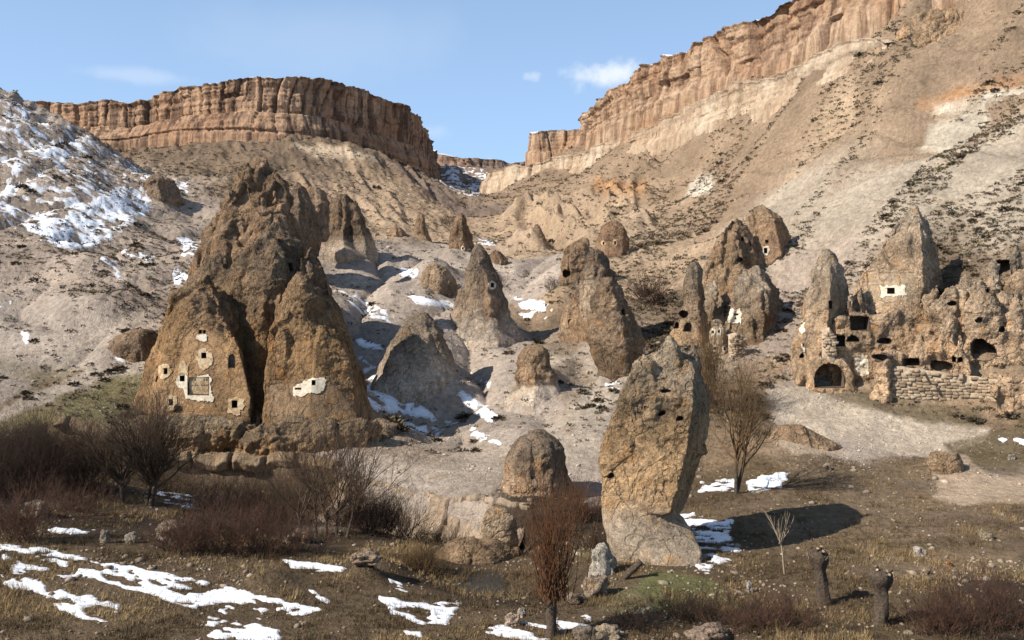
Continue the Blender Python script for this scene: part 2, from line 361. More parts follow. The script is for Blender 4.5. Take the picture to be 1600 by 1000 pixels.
def bil(arr, u, v):
    a = np.clip((u - us[0]) / (us[-1] - us[0]) * (len(us) - 1), 0, len(us) - 1.001)
    b = np.clip((v - vsq[0]) / (vsq[-1] - vsq[0]) * (len(vsq) - 1), 0, len(vsq) - 1.001)
    i, j = a.astype(int), b.astype(int); a, b = a - i, b - j
    if arr.ndim == 3: a, b = a[..., None], b[..., None]
    return (arr[j, i] * (1 - a) + arr[j, i + 1] * a) * (1 - b) + (arr[j + 1, i] * (1 - a) + arr[j + 1, i + 1] * a) * b
TU, TV = np.meshgrid(U, V); TU, TV = TU.ravel(), TV.ravel()
TY = np.exp(TV); TX = TU * TY
TZ = bil(q, TU, TV) * TY
wob = fbm(np.stack([TU * 9, TV * 9, TU * 0], 1), 4); wob2 = fbm(np.stack([TU * 9 + 40, TV * 9, TU * 0 + 3], 1), 4)
TK = bil(key, TU + wob * 0.035, TV + wob2 * 0.05)
lump = TK[:, 4]
far = smooth(60, 140, TY)
TZ += lump * (0.10 + 0.9 * far) * (0.9 * fbm(xy0(TX, TY, 17, 3.1), 3) + 0.45 * fbm(xy0(TX, TY, 4.5, 9.7), 4))
TZ += lump * (0.10 + 0.25 * far) * 0.45 * fbm(xy0(TX, TY, 1.3, 5.5), 3)
# downhill rills on the steep right-hand slope and the far talus, badland ribs in the middle distance
pu, pv = pix(np.stack([TX, TY, TZ], 1))
rs = smooth(980, 1150, pu) * smooth(130, 170, TY) * (1 - smooth(600, 660, pv))
rill = fbm(np.stack([(TX * 0.75 + TY * 0.45) / 5.0, (TY * 0.75 - TX * 0.45) / 38, TX * 0], 1), 4, 0.5, True)
TZ += rs * 1.5 * rill
bad = smooth(215, 240, TY) * (1 - smooth(300, 330, TY)) * smooth(770, 820, pu) * (1 - smooth(1000, 1060, pu))
TZ += bad * 5.0 * fbm(np.stack([(TX * 0.9 + TY * 0.15) / 9.0, (TY - TX * 0.3) / 26, TX * 0], 1), 3, 0.5, True)
tal = smooth(225, 260, TY) * (1 - smooth(395, 420, TY)) * (1 - smooth(680, 740, pu))
TZ += tal * 1.1 * fbm(np.stack([(TX + TY * 0.35) / 6.0, (TY - TX * 0.3) / 30, TX * 0], 1), 4, 0.5, True)
# smooth tuff humps parted by narrow gullies
hump = smooth(98, 112, TY) * (1 - smooth(195, 225, TY)) * smooth(500, 570, pu) * (1 - smooth(960, 1010, pu))
hump2 = smooth(105, 120, TY) * (1 - smooth(220, 260, TY)) * (1 - smooth(300, 420, pu))
bw = fbm(xy0(TX, TY, 14, 2.7), 2, 0.4)
TZ += (hump * 3.2 + hump2 * 2.2) * (np.abs(fbm(np.stack([(TX + 2.5 * bw) / 11.0, (TY + 2.5 * bw) / 17.0, TX * 0 + 1.7], 1), 2, 0.35)) ** 0.8 - 0.30)
# rounded tuff knolls: column, row, distance, radius, height
for px, py, Y, r, h in ((140, 425, 148, 7, 3.2), (165, 482, 133, 6.5, 2.6), (240, 290, 232, 7, 4.5), (600, 660, 122, 5, 1.2), (690, 640, 126, 5, 1.6),
                        (650, 625, 130, 6, 2.0), (835, 655, 119, 6.5, 2.6), (700, 690, 112, 6, 1.0), (760, 560, 150, 9, 2.2), (660, 560, 140, 9, 2.0),
                        (900, 690, 104, 8, 1.4), (540, 385, 200, 10, 2.5), (690, 440, 186, 5, 3.2), (640, 350, 190, 9, 0), (850, 620, 122, 4, 1.2),
                        (590, 690, 106, 4, 1.4), (90, 405, 160, 6, 2.2), (600, 890, 60, 1.6, 0.5), (430, 925, 54.5, 1.5, 0.9), (572, 912, 56.5, 1.2, 1.0), (400, 930, 54, 1.0, 0.5), (1480, 745, 91, 4.5, 1.3),
                        (660, 450, 182, 5, 2.2), (735, 850, 72, 3, 0.6), (1230, 700, 97, 4, 1.0), (745, 545, 149, 9, 0.6), (650, 590, 129, 8, 0.6), (945, 590, 130, 8, 0.4), (718, 412, 212, 8, 3.0), (955, 402, 192, 8, 3.0), (540, 388, 192, 9, 2.5), (895, 455, 168, 6, 2.0), (838, 395, 232, 7, 3.0), (658, 388, 232, 5, 1.5), (625, 392, 228, 5, 1.5), (900, 515, 146, 6, 1.5), (1190, 415, 158, 8, 2.5), (1150, 520, 140, 8, 2.0), (840, 770, 82, 4, 0.8), (1020, 860, 62, 4, 0.5), (780, 465, 175, 5, -1.2), (740, 905, 59.5, 4.2, -0.35)):
    x, y, _ = W(px, py, Y)
    d2 = ((TX - x) ** 2 + (TY - y) ** 2) / r ** 2
    TZ += h * np.exp(-d2 * 1.2)
def blur(a, k):
    for _ in range(k):
        a = np.pad(a, 1, mode='edge')
        a = (a[:-2, 1:-1] + a[2:, 1:-1] + 2 * a[1:-1, 1:-1] + a[1:-1, :-2] + a[1:-1, 2:]) / 6
    return a
# cut bank of the track on the left, and creek banks
def seg_dist(x, y, pts):
    best = np.full(x.shape, 1e9); side = np.zeros(x.shape)
    for (ax, ay), (bx, by) in zip(pts[:-1], pts[1:]):
        dx, dy = bx - ax, by - ay; t = np.clip(((x - ax) * dx + (y - ay) * dy) / (dx * dx + dy * dy), 0, 1)
        d = np.hypot(x - ax - t * dx, y - ay - t * dy); m = d < best
        best[m] = d[m]; side[m] = (dx * (y - ay) - dy * (x - ax))[m]
    return best, np.sign(side)
for bank, drop, run in (([(90, 99), (150, 98), (230, 98), (300, 99), (360, 99), (420, 99), (480, 98), (530, 95)], 5.2, 15.0), ([(520, 92), (560, 90), (610, 88), (660, 86), (710, 84), (760, 82), (800, 80), (830, 79)], 4.4, 12.0)):
    bp = [((x - 800) / F * y, y) for x, y in bank]
    near = (TY > 60) & (TY < 110) & (TX > bp[0][0] - 8) & (TX < bp[-1][0] + 8); ix = np.nonzero(near)[0]
    d, sd = seg_dist(TX[ix], TY[ix], bp); front = sd < 0
    tap = smooth(bp[0][0] - 3, bp[0][0] + 3, TX[ix]) * (1 - smooth(bp[-1][0] - 3, bp[-1][0] + 3, TX[ix]))
    TZ[ix] -= np.where(front, drop * smooth(0.0, 1.2, d) * (1 - np.clip(d / run, 0, 1)), 0) * tap
TZ += np.random.default_rng(3).normal(0, 1, len(TZ)) * 0.00045 * TY * np.clip(lump, .3, 1.2)
TCO = np.stack([TX, TY, TZ], 1)
pu, pv = pix(TCO)
TC = TK[:, :3].copy()
n1 = fbm(xy0(TX, TY, 6, 2.2), 4); n2 = fbm(xy0(TX, TY, 6, 8.8), 4)
jx, jy = pu + n1 * 9, pv + n2 * 6
def paint(poly, col, y0=0, y1=2000, amt=1.0):
    m = inpoly(jx, jy, poly) & (TY > y0) & (TY < y1)
    TC[m] = TC[m] * (1 - amt) + np.array(col) * amt
PALE, TUFF, GRASS, DIRT = (0.45, 0.365, 0.28), (0.45, 0.36, 0.28), (0.155, 0.118, 0.07), (0.22, 0.155, 0.10)
paint([(0, 640), (60, 612), (130, 585), (250, 565), (250, 575), (150, 598), (90, 622), (0, 660)], PALE)
paint([(0, 630), (60, 604), (130, 579), (130, 585), (60, 612), (0, 638)], DIRT, 0, 200, .7)
paint([(90, 545), (160, 512), (200, 492), (255, 485), (255, 495), (205, 505), (160, 530), (110, 560)], PALE, 0, 200, .8)
paint([(120, 620), (200, 585), (250, 580), (240, 625), (180, 650), (90, 655)], (0.20, 0.17, 0.085), 0, 200, .8)
paint([(1200, 612), (1280, 603), (1370, 640), (1450, 660), (1550, 668), (1530, 690), (1440, 715), (1390, 705), (1300, 690), (1230, 680), (1205, 650)], (0.50, 0.405, 0.305))
paint([(1270, 605), (1380, 612), (1540, 645), (1545, 668), (1440, 662), (1350, 638)], GRASS, 0, 200, .85)
paint([(1470, 690), (1600, 665), (1600, 740), (1510, 730)], GRASS, 0, 200, .8)
paint([(1445, 715), (1500, 705), (1545, 740), (1600, 745), (1600, 790), (1500, 785), (1460, 775)], (0.42, 0.31, 0.215), 0, 200)
paint([(1200, 690), (1240, 660), (1310, 700), (1320, 712), (1240, 715)], (0.44, 0.33, 0.23), 0, 200)
paint([(860, 540), (905, 560), (975, 620), (960, 690), (900, 740), (860, 680), (880, 620)], PALE, 0, 200, .9)
paint([(800, 500), (880, 490), (920, 540), (880, 560), (830, 530)], DIRT, 0, 200, .7)
paint([(840, 590), (900, 560), (930, 590), (880, 640)], DIRT, 0, 200, .55)
paint([(1430, 165), (1500, 140), (1600, 122), (1600, 134), (1520, 150), (1440, 168)], (0.40, 0.215, 0.105), 100, 300)
paint([(1455, 172), (1540, 147), (1600, 136), (1600, 148), (1530, 162), (1470, 180)], (0.66, 0.58, 0.45), 100, 300)
paint([(1440, 200), (1500, 185), (1540, 165), (1540, 200), (1480, 240), (1440, 235)], (0.62, 0.54, 0.42), 100, 300, .7)
paint([(1075, 300), (1095, 270), (1115, 272), (1110, 300), (1085, 310)], (0.60, 0.52, 0.41), 100, 400, .9)
paint([(930, 280), (1010, 290), (1010, 305), (930, 300)], (0.45, 0.24, 0.11), 200, 400, .8)
paint([(460, 222), (560, 235), (600, 258), (540, 250), (470, 238)], (0.56, 0.43, 0.29), 250, 400, .8)
paint([(560, 690), (640, 655), (790, 700), (800, 760), (640, 745), (560, 720)], (0.38, 0.30, 0.225), 0, 200, .6)
paint([(60, 680), (200, 705), (500, 712), (560, 740), (600, 810), (400, 810), (60, 800)], (0.125, 0.085, 0.05), 60, 98.5)  # dark earth below the bank, its deep shade painted into the ground colour
paint([(60, 655), (200, 665), (210, 700), (60, 690)], (0.27, 0.19, 0.10), 60, 110, .7)
paint([(1020, 890), (1120, 905), (1160, 950), (1040, 960), (990, 920)], (0.155, 0.15, 0.062), 0, 90, .8)
paint([(1100, 590), (1200, 600), (1210, 700), (1100, 740)], (0.24, 0.165, 0.10), 0, 140, .8)
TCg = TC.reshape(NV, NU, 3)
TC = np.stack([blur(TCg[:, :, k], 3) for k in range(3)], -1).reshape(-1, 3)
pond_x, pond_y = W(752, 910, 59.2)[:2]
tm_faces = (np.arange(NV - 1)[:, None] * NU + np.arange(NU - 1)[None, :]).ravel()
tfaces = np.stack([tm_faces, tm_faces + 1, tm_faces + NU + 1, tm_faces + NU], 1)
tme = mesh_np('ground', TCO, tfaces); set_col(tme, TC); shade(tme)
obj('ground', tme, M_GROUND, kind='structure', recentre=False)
GZ = TCO[:, 2].reshape(NV, NU)
def gz(x, y):
    """ground height under a point"""
    x, y = np.atleast_1d(np.asarray(x, float)), np.atleast_1d(np.asarray(y, float))
    a = np.clip(np.interp(x / y, U, np.arange(NU)), 0, NU - 1.001); b = np.interp(np.log(y), V, np.arange(NV)); b = np.clip(b, 0, NV - 1.001)
    i, j = a.astype(int), b.astype(int); a, b = a - i, b - j
    return (GZ[j, i] * (1 - a) + GZ[j, i + 1] * a) * (1 - b) + (GZ[j + 1, i] * (1 - a) + GZ[j + 1, i + 1] * a) * b
def gpoint(px, py, y0=36.0, y1=600.0):
    """first ground point seen along a photo pixel"""
    Y = np.exp(np.linspace(math.log(y0), math.log(y1), 3000)); x = (px - 800) / F * Y
    hit = gz(x, Y) >= (HY - py) / F * Y
    k = int(np.argmax(hit)) if hit.any() else len(Y) - 1
    return float(x[k]), float(Y[k]), float(gz(x[k], Y[k])[0])

# ------------------------------------------------------------------ snow lying on the ground
ns = fbm(np.stack([(TX + TY * .2) / 4.2, TY / 2.2, TX * 0 + 4], 1), 4); ns2 = fbm(xy0(TX, TY, 1.1, 6.6), 3)
nsm = fbm(np.stack([(TX * .9 - .43 * TY) / 4.5, (TX * .43 + TY * .9) / 0.75, TX * 0], 1), 4, 0.6)
ns3 = fbm(np.stack([(TX + .5 * TY) / 1.3, TY / .9, TX * 0 + 7], 1), 3, 0.6)
sx, sy = pu + ns * 8 + ns2 * 4, pv + ns2 * 4
smask = np.zeros(len(TX), bool)
for poly, thr, y0, y1 in (
    ([(-200, 60), (0, 145), (60, 175), (140, 212), (205, 255), (235, 275), (235, 335), (160, 385), (100, 388), (0, 350), (-200, 300)], 0.24, 120, 300),
    ([(185, 290), (225, 300), (235, 325), (150, 386), (95, 390), (40, 352), (120, 330)], -0.45, 120, 300), ([(215, 270), (300, 285), (290, 305), (230, 300)], 0.0, 120, 300),
    ([(280, 370), (315, 375), (300, 405), (285, 400)], -.3, 100, 260), ([(270, 420), (300, 430), (285, 450), (272, 448)], -.4, 100, 260), ([(192, 388), (240, 400), (236, 412), (200, 402)], -.2, 100, 260),
    ([(160, 400), (190, 410), (190, 440), (170, 430)], .1, 100, 260), ([(0, 462), (14, 466), (6, 480), (0, 480)], -.4, 80, 200), ([(34, 518), (44, 518), (44, 540), (36, 538)], -.5, 80, 200),
    ([(530, 455), (560, 460), (610, 490), (615, 506), (580, 500)], -.05, 120, 220), ([(640, 460), (700, 472), (706, 480), (655, 476)], -.5, 120, 260), ([(628, 418), (658, 420), (655, 433), (630, 432)], -.5, 120, 260),
    ([(795, 462), (858, 472), (862, 492), (820, 480)], -.35, 120, 260), ([(810, 490), (860, 492), (850, 500), (815, 496)], -.1, 120, 260), ([(870, 500), (915, 522), (910, 528), (868, 506)], -.4, 100, 220),
    ([(546, 525), (605, 540), (600, 552), (550, 540)], -.1, 100, 200), ([(552, 555), (600, 580), (690, 660), (640, 650), (575, 640)], -.12, 100, 200), ([(636, 658), (695, 670), (688, 682), (640, 672)], -.1, 90, 160),
    ([(702, 604), (742, 622), (788, 652), (768, 662), (738, 640)], -.45, 90, 160), ([(735, 580), (770, 600), (768, 608), (740, 592)], -.4, 90, 170), ([(690, 650), (735, 650), (700, 668)], 0, 90, 160),
    ([(728, 664), (790, 692), (786, 697), (730, 676)], -.2, 90, 160), ([(745, 668), (758, 690), (752, 692), (742, 675)], -.2, 90, 160),
    ([(0, 850), (60, 855), (200, 885), (330, 910), (420, 935), (505, 952), (480, 962), (430, 958), (430, 985), (330, 960), (240, 930), (150, 905), (0, 895)], .02, 40, 75),
    ([(0, 900), (60, 905), (180, 940), (190, 975), (120, 965), (0, 920)], .06, 40, 70), ([(330, 960), (440, 985), (440, 1000), (300, 1000)], -.02, 40, 70),
    ([(80, 826), (150, 828), (140, 836), (85, 834)], -.4, 50, 90), ([(435, 872), (548, 888), (545, 894), (460, 890)], -.35, 45, 80), ([(480, 920), (515, 940), (510, 944), (480, 930)], -.3, 45, 80),
    ([(230, 772), (312, 768), (310, 798), (240, 800)], 0.0, 60, 95), ([(590, 932), (640, 938), (722, 940), (700, 976), (650, 972), (610, 960)], -.18, 40, 75), ([(600, 905), (640, 920), (636, 928), (606, 915)], -.1, 40, 75),
    ([(740, 985), (820, 970), (880, 985), (980, 978), (980, 986), (820, 1000)], -.1, 40, 70), ([(860, 968), (915, 958), (935, 975), (880, 985)], -.1, 40, 70), ([(630, 985), (660, 988), (655, 996), (632, 994)], -.4, 40, 70),
    ([(1092, 752), (1145, 748), (1160, 765), (1098, 770)], -.3, 60, 110), ([(1168, 752), (1235, 738), (1230, 762), (1170, 770)], -.4, 60, 110), ([(1060, 800), (1145, 815), (1150, 870), (1100, 898), (1075, 850)], -.02, 50, 100),
    ([(165, 562), (235, 540), (240, 555), (180, 570)], -.3, 100, 140), ([(1560, 684), (1640, 690), (1640, 698), (1570, 692)], -.4, 80, 120), ([(940, 590), (980, 600), (975, 615), (950, 606)], .1, 90, 140),
    ([(1205, 474), (1235, 470), (1232, 478), (1210, 480)], -.3, 100, 180), ([(680, 250), (780, 270), (760, 310), (700, 300)], .18, 300, 600), ([(750, 372), (775, 375), (770, 385), (750, 382)], -.2, 180, 300)):
    m = inpoly(sx, sy, poly) & (TY > y0) & (TY < y1)
    if m.any():
        nn = np.where(TY > 110, ns * .6 + ns3 * .5, nsm * .7 + ns * .3)
        fine_ = np.where(TY > 110, ns3, ns3 * .85); smask |= m & (nn + 0.5 * ns2 + 0.55 * fine_ > thr)
sh = blur(smask.reshape(NV, NU).astype(np.float32), 1)
sz = TCO[:, 2] + ((sh.ravel() - 0.45) * (0.07 + 0.0009 * TY))
keep = (sh.ravel() > 0.03)
fk = keep[tfaces].any(1)
used = np.unique(tfaces[fk]); remap = np.full(len(TX), -1); remap[used] = np.arange(len(used))
sme = mesh_np('snow', np.stack([TX, TY, sz], 1)[used], remap[tfaces[fk]]); shade(sme)
thin = 1 - smooth(0.5, 0.95, blur(smask.reshape(NV, NU).astype(np.float32), 3).ravel())
ta = sme.attributes.new('thin', 'FLOAT', 'POINT'); ta.data.foreach_set('value', (thin[used] * 0.8).astype(np.float32))
obj('snow', sme, M_SNOW, kind='stuff', label='patches of old white snow lying across the hillsides and foreground', cat='snow', recentre=False)

# ------------------------------------------------------------------ water in the creek bed
ang = np.linspace(0, 2 * math.pi, 40, endpoint=False)
wr = 4.4 + 0.7 * fbm(np.stack([np.cos(ang) * 1.5, np.sin(ang) * 1.5, ang * 0], 1), 3)
pond_z = float(gz(pond_x, pond_y)[0]) + 0.16
pco = np.stack([pond_x + wr * 1.0 * np.cos(ang), pond_y + wr * 0.8 * np.sin(ang), np.full(40, pond_z)], 1)
obj('pond', mesh_np('pond', np.vstack([pco, [[pond_x, pond_y, pond_z]]]), np.array([[k, (k + 1) % 40, 40] for k in range(40)])), M_WATER, kind='structure')

# ------------------------------------------------------------------ cliffs and plateaux
def cliff(name, pts, mat, ds, rows, amp, profile, top=(1.5, 5, 15, 40, 90, 160), topslope=0.0, below=11.0, edge=0.8, seed=0.0, label=None, snow=True, colw=11.0, bank=False, split=None):
    """pts: (column, top row, base row, distance) along the brink. profile: (t, outward offset) pairs from brink to foot"""
    P3 = np.array([[*W(px, yt, Y), (HY - yb) / F * Y] for px, yt, yb, Y in pts])
    seg = np.hypot(np.diff(P3[:, 0]), np.diff(P3[:, 1])); s = np.concatenate([[0], np.cumsum(seg)])
    nS = max(8, int(s[-1] / ds)); ss = np.linspace(0, s[-1], nS)
    C = np.stack([np.interp(ss, s, P3[:, k]) for k in range(4)], 1)
    kk = max(1, int(nS / len(pts) / 3))
    ker = np.ones(2 * kk + 1) / (2 * kk + 1)
    C = np.stack([np.convolve(np.pad(C[:, k], kk, mode='edge'), ker, 'valid') for k in range(4)], 1)
    tx, ty = np.gradient(C[:, 0]), np.gradient(C[:, 1]); ln = np.hypot(tx, ty) + 1e-9
    nx, ny = ty / ln, -tx / ln
    t = np.linspace(0, 1, rows); tt = np.concatenate([t, [1.0 + below / max(1.0, float((C[:, 2] - C[:, 3]).mean()))]])
    SSg, T = np.meshgrid(ss, tt)
    rimn = fbm(np.stack([ss / 14, ss * 0 + seed, ss * 0 + 3], 1), 2)
    zt = C[:, 2] + (0 if bank else 1.3) * edge * np.floor(rimn * 3) / 3 + edge * fbm(np.stack([ss / 6, ss * 0 + seed, ss * 0], 1), 4, 0.6)
    if bank: zt = gz(C[:, 0] - nx * 1.6, C[:, 1] - ny * 1.6) + 0.05 + 0.5 * edge * fbm(np.stack([ss / 2.5, ss * 0 + seed, ss * 0], 1), 3); C[:, 3] = np.minimum(gz(C[:, 0] + nx * 2.2, C[:, 1] + ny * 2.2), zt - 1.0)
    Z = zt[None, :] + (C[:, 3] - zt)[None, :] * T
    off = np.interp(T, [p[0] for p in profile], [p[1] for p in profile])
    q3 = np.stack([SSg.ravel() / colw + seed, Z.ravel() / 60, SSg.ravel() * 0 + seed], 1)
    col1 = fbm(q3, 3, 0.5, True); col2 = fbm(np.stack([SSg.ravel() / (colw * .3) + seed, Z.ravel() / 22, SSg.ravel() * 0 + 5], 1), 4, 0.55)
    fine = fbm(np.stack([SSg.ravel() / 2.2, Z.ravel() / 2.8, SSg.ravel() * 0 + seed], 1), 4, 0.6)
    bed = fbm(np.stack([SSg.ravel() / 60 + seed, Z.ravel() / 2.2, SSg.ravel() * 0 + 9], 1), 3, 0.6)
    sw_ = SSg.ravel() / (colw * .55) + 0.9 * fbm(np.stack([SSg.ravel() / (colw * 1.7), Z.ravel() / 35, SSg.ravel() * 0 + seed], 1), 2) + seed * 7
    cell = np.floor(sw_).astype(int); tier = np.floor(Z.ravel() / 7.5 + TAB[cell & 63, 5, 5] * 2).astype(int)
    block = 0.55 * TAB[cell & 63, 9, 1] + 0.55 * TAB[cell & 63, tier & 63, 2] - 1.7 * smooth(0.40, 0.5, np.abs(sw_ - cell - 0.5))
    wide = fbm(np.stack([SSg.ravel() / (colw * 4) + seed, SSg.ravel() * 0, SSg.ravel() * 0 + 2], 1), 2)
    up_ = 1.0 - 0.6 * smooth(split - 0.03, split + 0.03, T.ravel()) if split else 1.0
    off = off + (amp * (up_ * (0.45 * col1 + 0.5 * col2 + 0.85 * block) + 1.1 * wide + 0.3 * fine + 0.25 * bed + 0.14 * np.floor(bed * 3) / 3)).reshape(T.shape)
    X = C[:, 0][None, :] + nx[None, :] * off; Y = C[:, 1][None, :] + ny[None, :] * off
    fr = np.stack([X, Y, Z], 2)
    back = []
    for d in reversed(top):
        bx, by = C[:, 0] - nx * d, C[:, 1] - ny * d
        if d > 20: bx, by = C[:, 0] * (1 + d / C[:, 1]), C[:, 1] + d      # further back the top sheet runs away from the valley, so it never folds
        bz = zt + topslope * d + 0.5 * fbm(xy0(bx, by, 5, seed), 3) * min(1.0, d / 5)
        if bank: bz = gz(bx, by) + 0.02 - 0.12 * d
        back.append(np.stack([bx, by, bz], 1))
    G = np.concatenate([np.array(back), fr], 0)
    nr, nc = G.shape[:2]
    b = (np.arange(nr - 1)[:, None] * nc + np.arange(nc - 1)[None, :]).ravel()
    me = mesh_np(name, G.reshape(-1, 3), np.stack([b, b + nc, b + nc + 1, b + 1], 1)); shade(me)
    o = obj(name, me, mat, kind='structure', label=label)
    if snow:
        nb = len(top); g = G[:nb + 1].copy(); g[:, :, 2] += 0.25
        g[nb] = G[nb] * 0.9 + G[nb - 1] * 0.1 + np.array([0, 0, 0.15])
        m = fbm(g.reshape(-1, 3) / np.array([9, 9, 9]), 3) > 0.0
        b = (np.arange(nb)[:, None] * nc + np.arange(nc - 1)[None, :]).ravel(); f = np.stack([b, b + nc, b + nc + 1, b + 1], 1)
        f = f[m[f].any(1)]
        if len(f):
            sm = mesh_np('plateau_snow', g.reshape(-1, 3), f); shade(sm); obj('plateau_snow', sm, M_SNOW, parent=o)
    return o
mesa = cliff('mesa', [(-260, 168, 235, 420), (-60, 166, 232, 405), (60, 162, 228, 392), (120, 160, 226, 386), (180, 160, 228, 378), (225, 156, 224, 374), (260, 143, 217, 368), (300, 130, 212, 360), (350, 124, 211, 352), (400, 119, 212, 348), (450, 119, 218, 349),
    (500, 124, 224, 357), (550, 133, 238, 369), (600, 150, 254, 386), (640, 168, 268, 404), (655, 180, 276, 416), (659, 192, 272, 432), (664, 210, 268, 450), (676, 243, 268, 520)], M_MESA, 0.55, 60, 1.7,
    ((0, 0.6), (0.05, 0), (0.5, 0.4), (0.585, 0.2), (0.60, 2.6), (0.64, 3.0), (0.9, 6.4), (0.93, 5.6), (1.0, 7.0), (1.3, 7.6)), seed=1.5, split=0.59, label='long flat-topped reddish cliff across the upper left')
cliff('far_plateau', [(640, 240, 262, 600), (690, 243, 265, 570), (720, 246, 266, 565), (760, 249, 268, 570), (800, 251, 268, 575), (860, 251, 268, 580)], M_FAR, 1.0, 24, 1.6, ((0, 0), (1, 3)), seed=3.7, label='distant dark plateau edge in the valley gap')
cliff('butte', [(826, 232, 240, 470), (827, 206, 238, 447), (832, 204, 240, 438), (850, 203, 240, 436), (872, 203, 237, 437), (900, 205, 228, 432), (930, 205, 225, 425)], M_RCLIFF, 0.5, 30, 1.0, ((0, 0.3), (0.1, 0), (0.9, 0.6), (1, 2)), top=(1.5, 5, 12, 25), topslope=0.02, seed=5.2, label='blocky orange butte at the end of the right cliff')
cliff('right_cliff', [(900, 215, 222, 430), (904, 188, 218, 412), (915, 176, 214, 402), (950, 150, 205, 372), (1000, 115, 185, 336), (1050, 85, 165, 312), (1100, 68, 142, 295), (1150, 45, 125, 280), (1200, 14, 105, 262), (1240, -6, 85, 250),
    (1300, -35, 50, 237), (1350, -55, 25, 226), (1400, -75, 8, 220), (1500, -105, -22, 213), (1700, -150, -70, 204)], M_RCLIFF, 0.45, 60, 1.9,
    ((0, 0.8), (0.05, 0), (0.55, 0.5), (0.85, 1.6), (1, 3.4), (1.3, 5)), seed=8.1, label='tall orange cliff rising along the upper right skyline')
cliff('pale_cliff_band', [(760, 276, 284, 405), (780, 266, 283, 396), (850, 253, 276, 380), (910, 238, 268, 365), (990, 211, 240, 330), (1060, 178, 217, 300), (1130, 148, 193, 270), (1180, 124, 175, 255), (1235, 102, 155, 238), (1300, 70, 128, 222), (1350, 62, 104, 212), (1385, 57, 92, 205), (1392, 74, 90, 203)], M_BAND, 0.45, 40, 0.9,
    ((0, 0.6), (0.08, 0.2), (0.5, 0.5), (0.85, 1.4), (1, 2.6), (1.3, 4)), top=(0.8, 2.0), topslope=0.3, seed=11.3, snow=False, label='pale lower cliff band under the orange cliff')
cliff('creek_bank', [(90, 672, 720, 99), (150, 680, 735, 98), (230, 694, 748, 98), (300, 700, 752, 99), (360, 708, 752, 99), (420, 703, 756, 99), (480, 700, 765, 98), (530, 706, 775, 95)], M_BANKB, 0.16, 44, 0.42, ((0, 0.6), (0.15, 1.0), (0.3, 0.5), (0.45, -1.6), (0.8, -1.9), (1, 0.4), (1.3, 2)), top=(1.0, 2.5, 5), topslope=0.05, below=2, edge=1.1, seed=2.9, snow=False, colw=7.0, bank=True, label='undercut earth bank below the large carved cone')
cliff('eroded_bank', [(520, 712, 792, 92), (560, 728, 800, 90), (610, 742, 806, 88), (660, 752, 812, 86), (710, 757, 816, 84), (760, 765, 826, 82), (800, 772, 836, 80), (830, 790, 840, 79)], M_BANK, 0.16, 44, 0.45, ((0, 0.1), (0.08, 0.3), (0.2, 0.2), (0.5, 0.9), (0.85, 2.6), (1, 4.2), (1.3, 5)), top=(1.0, 2.5, 5), topslope=0.04, below=2, edge=0.8, seed=6.1, snow=False, colw=3.0, bank=True, label='pale eroded creek bank in the middle')
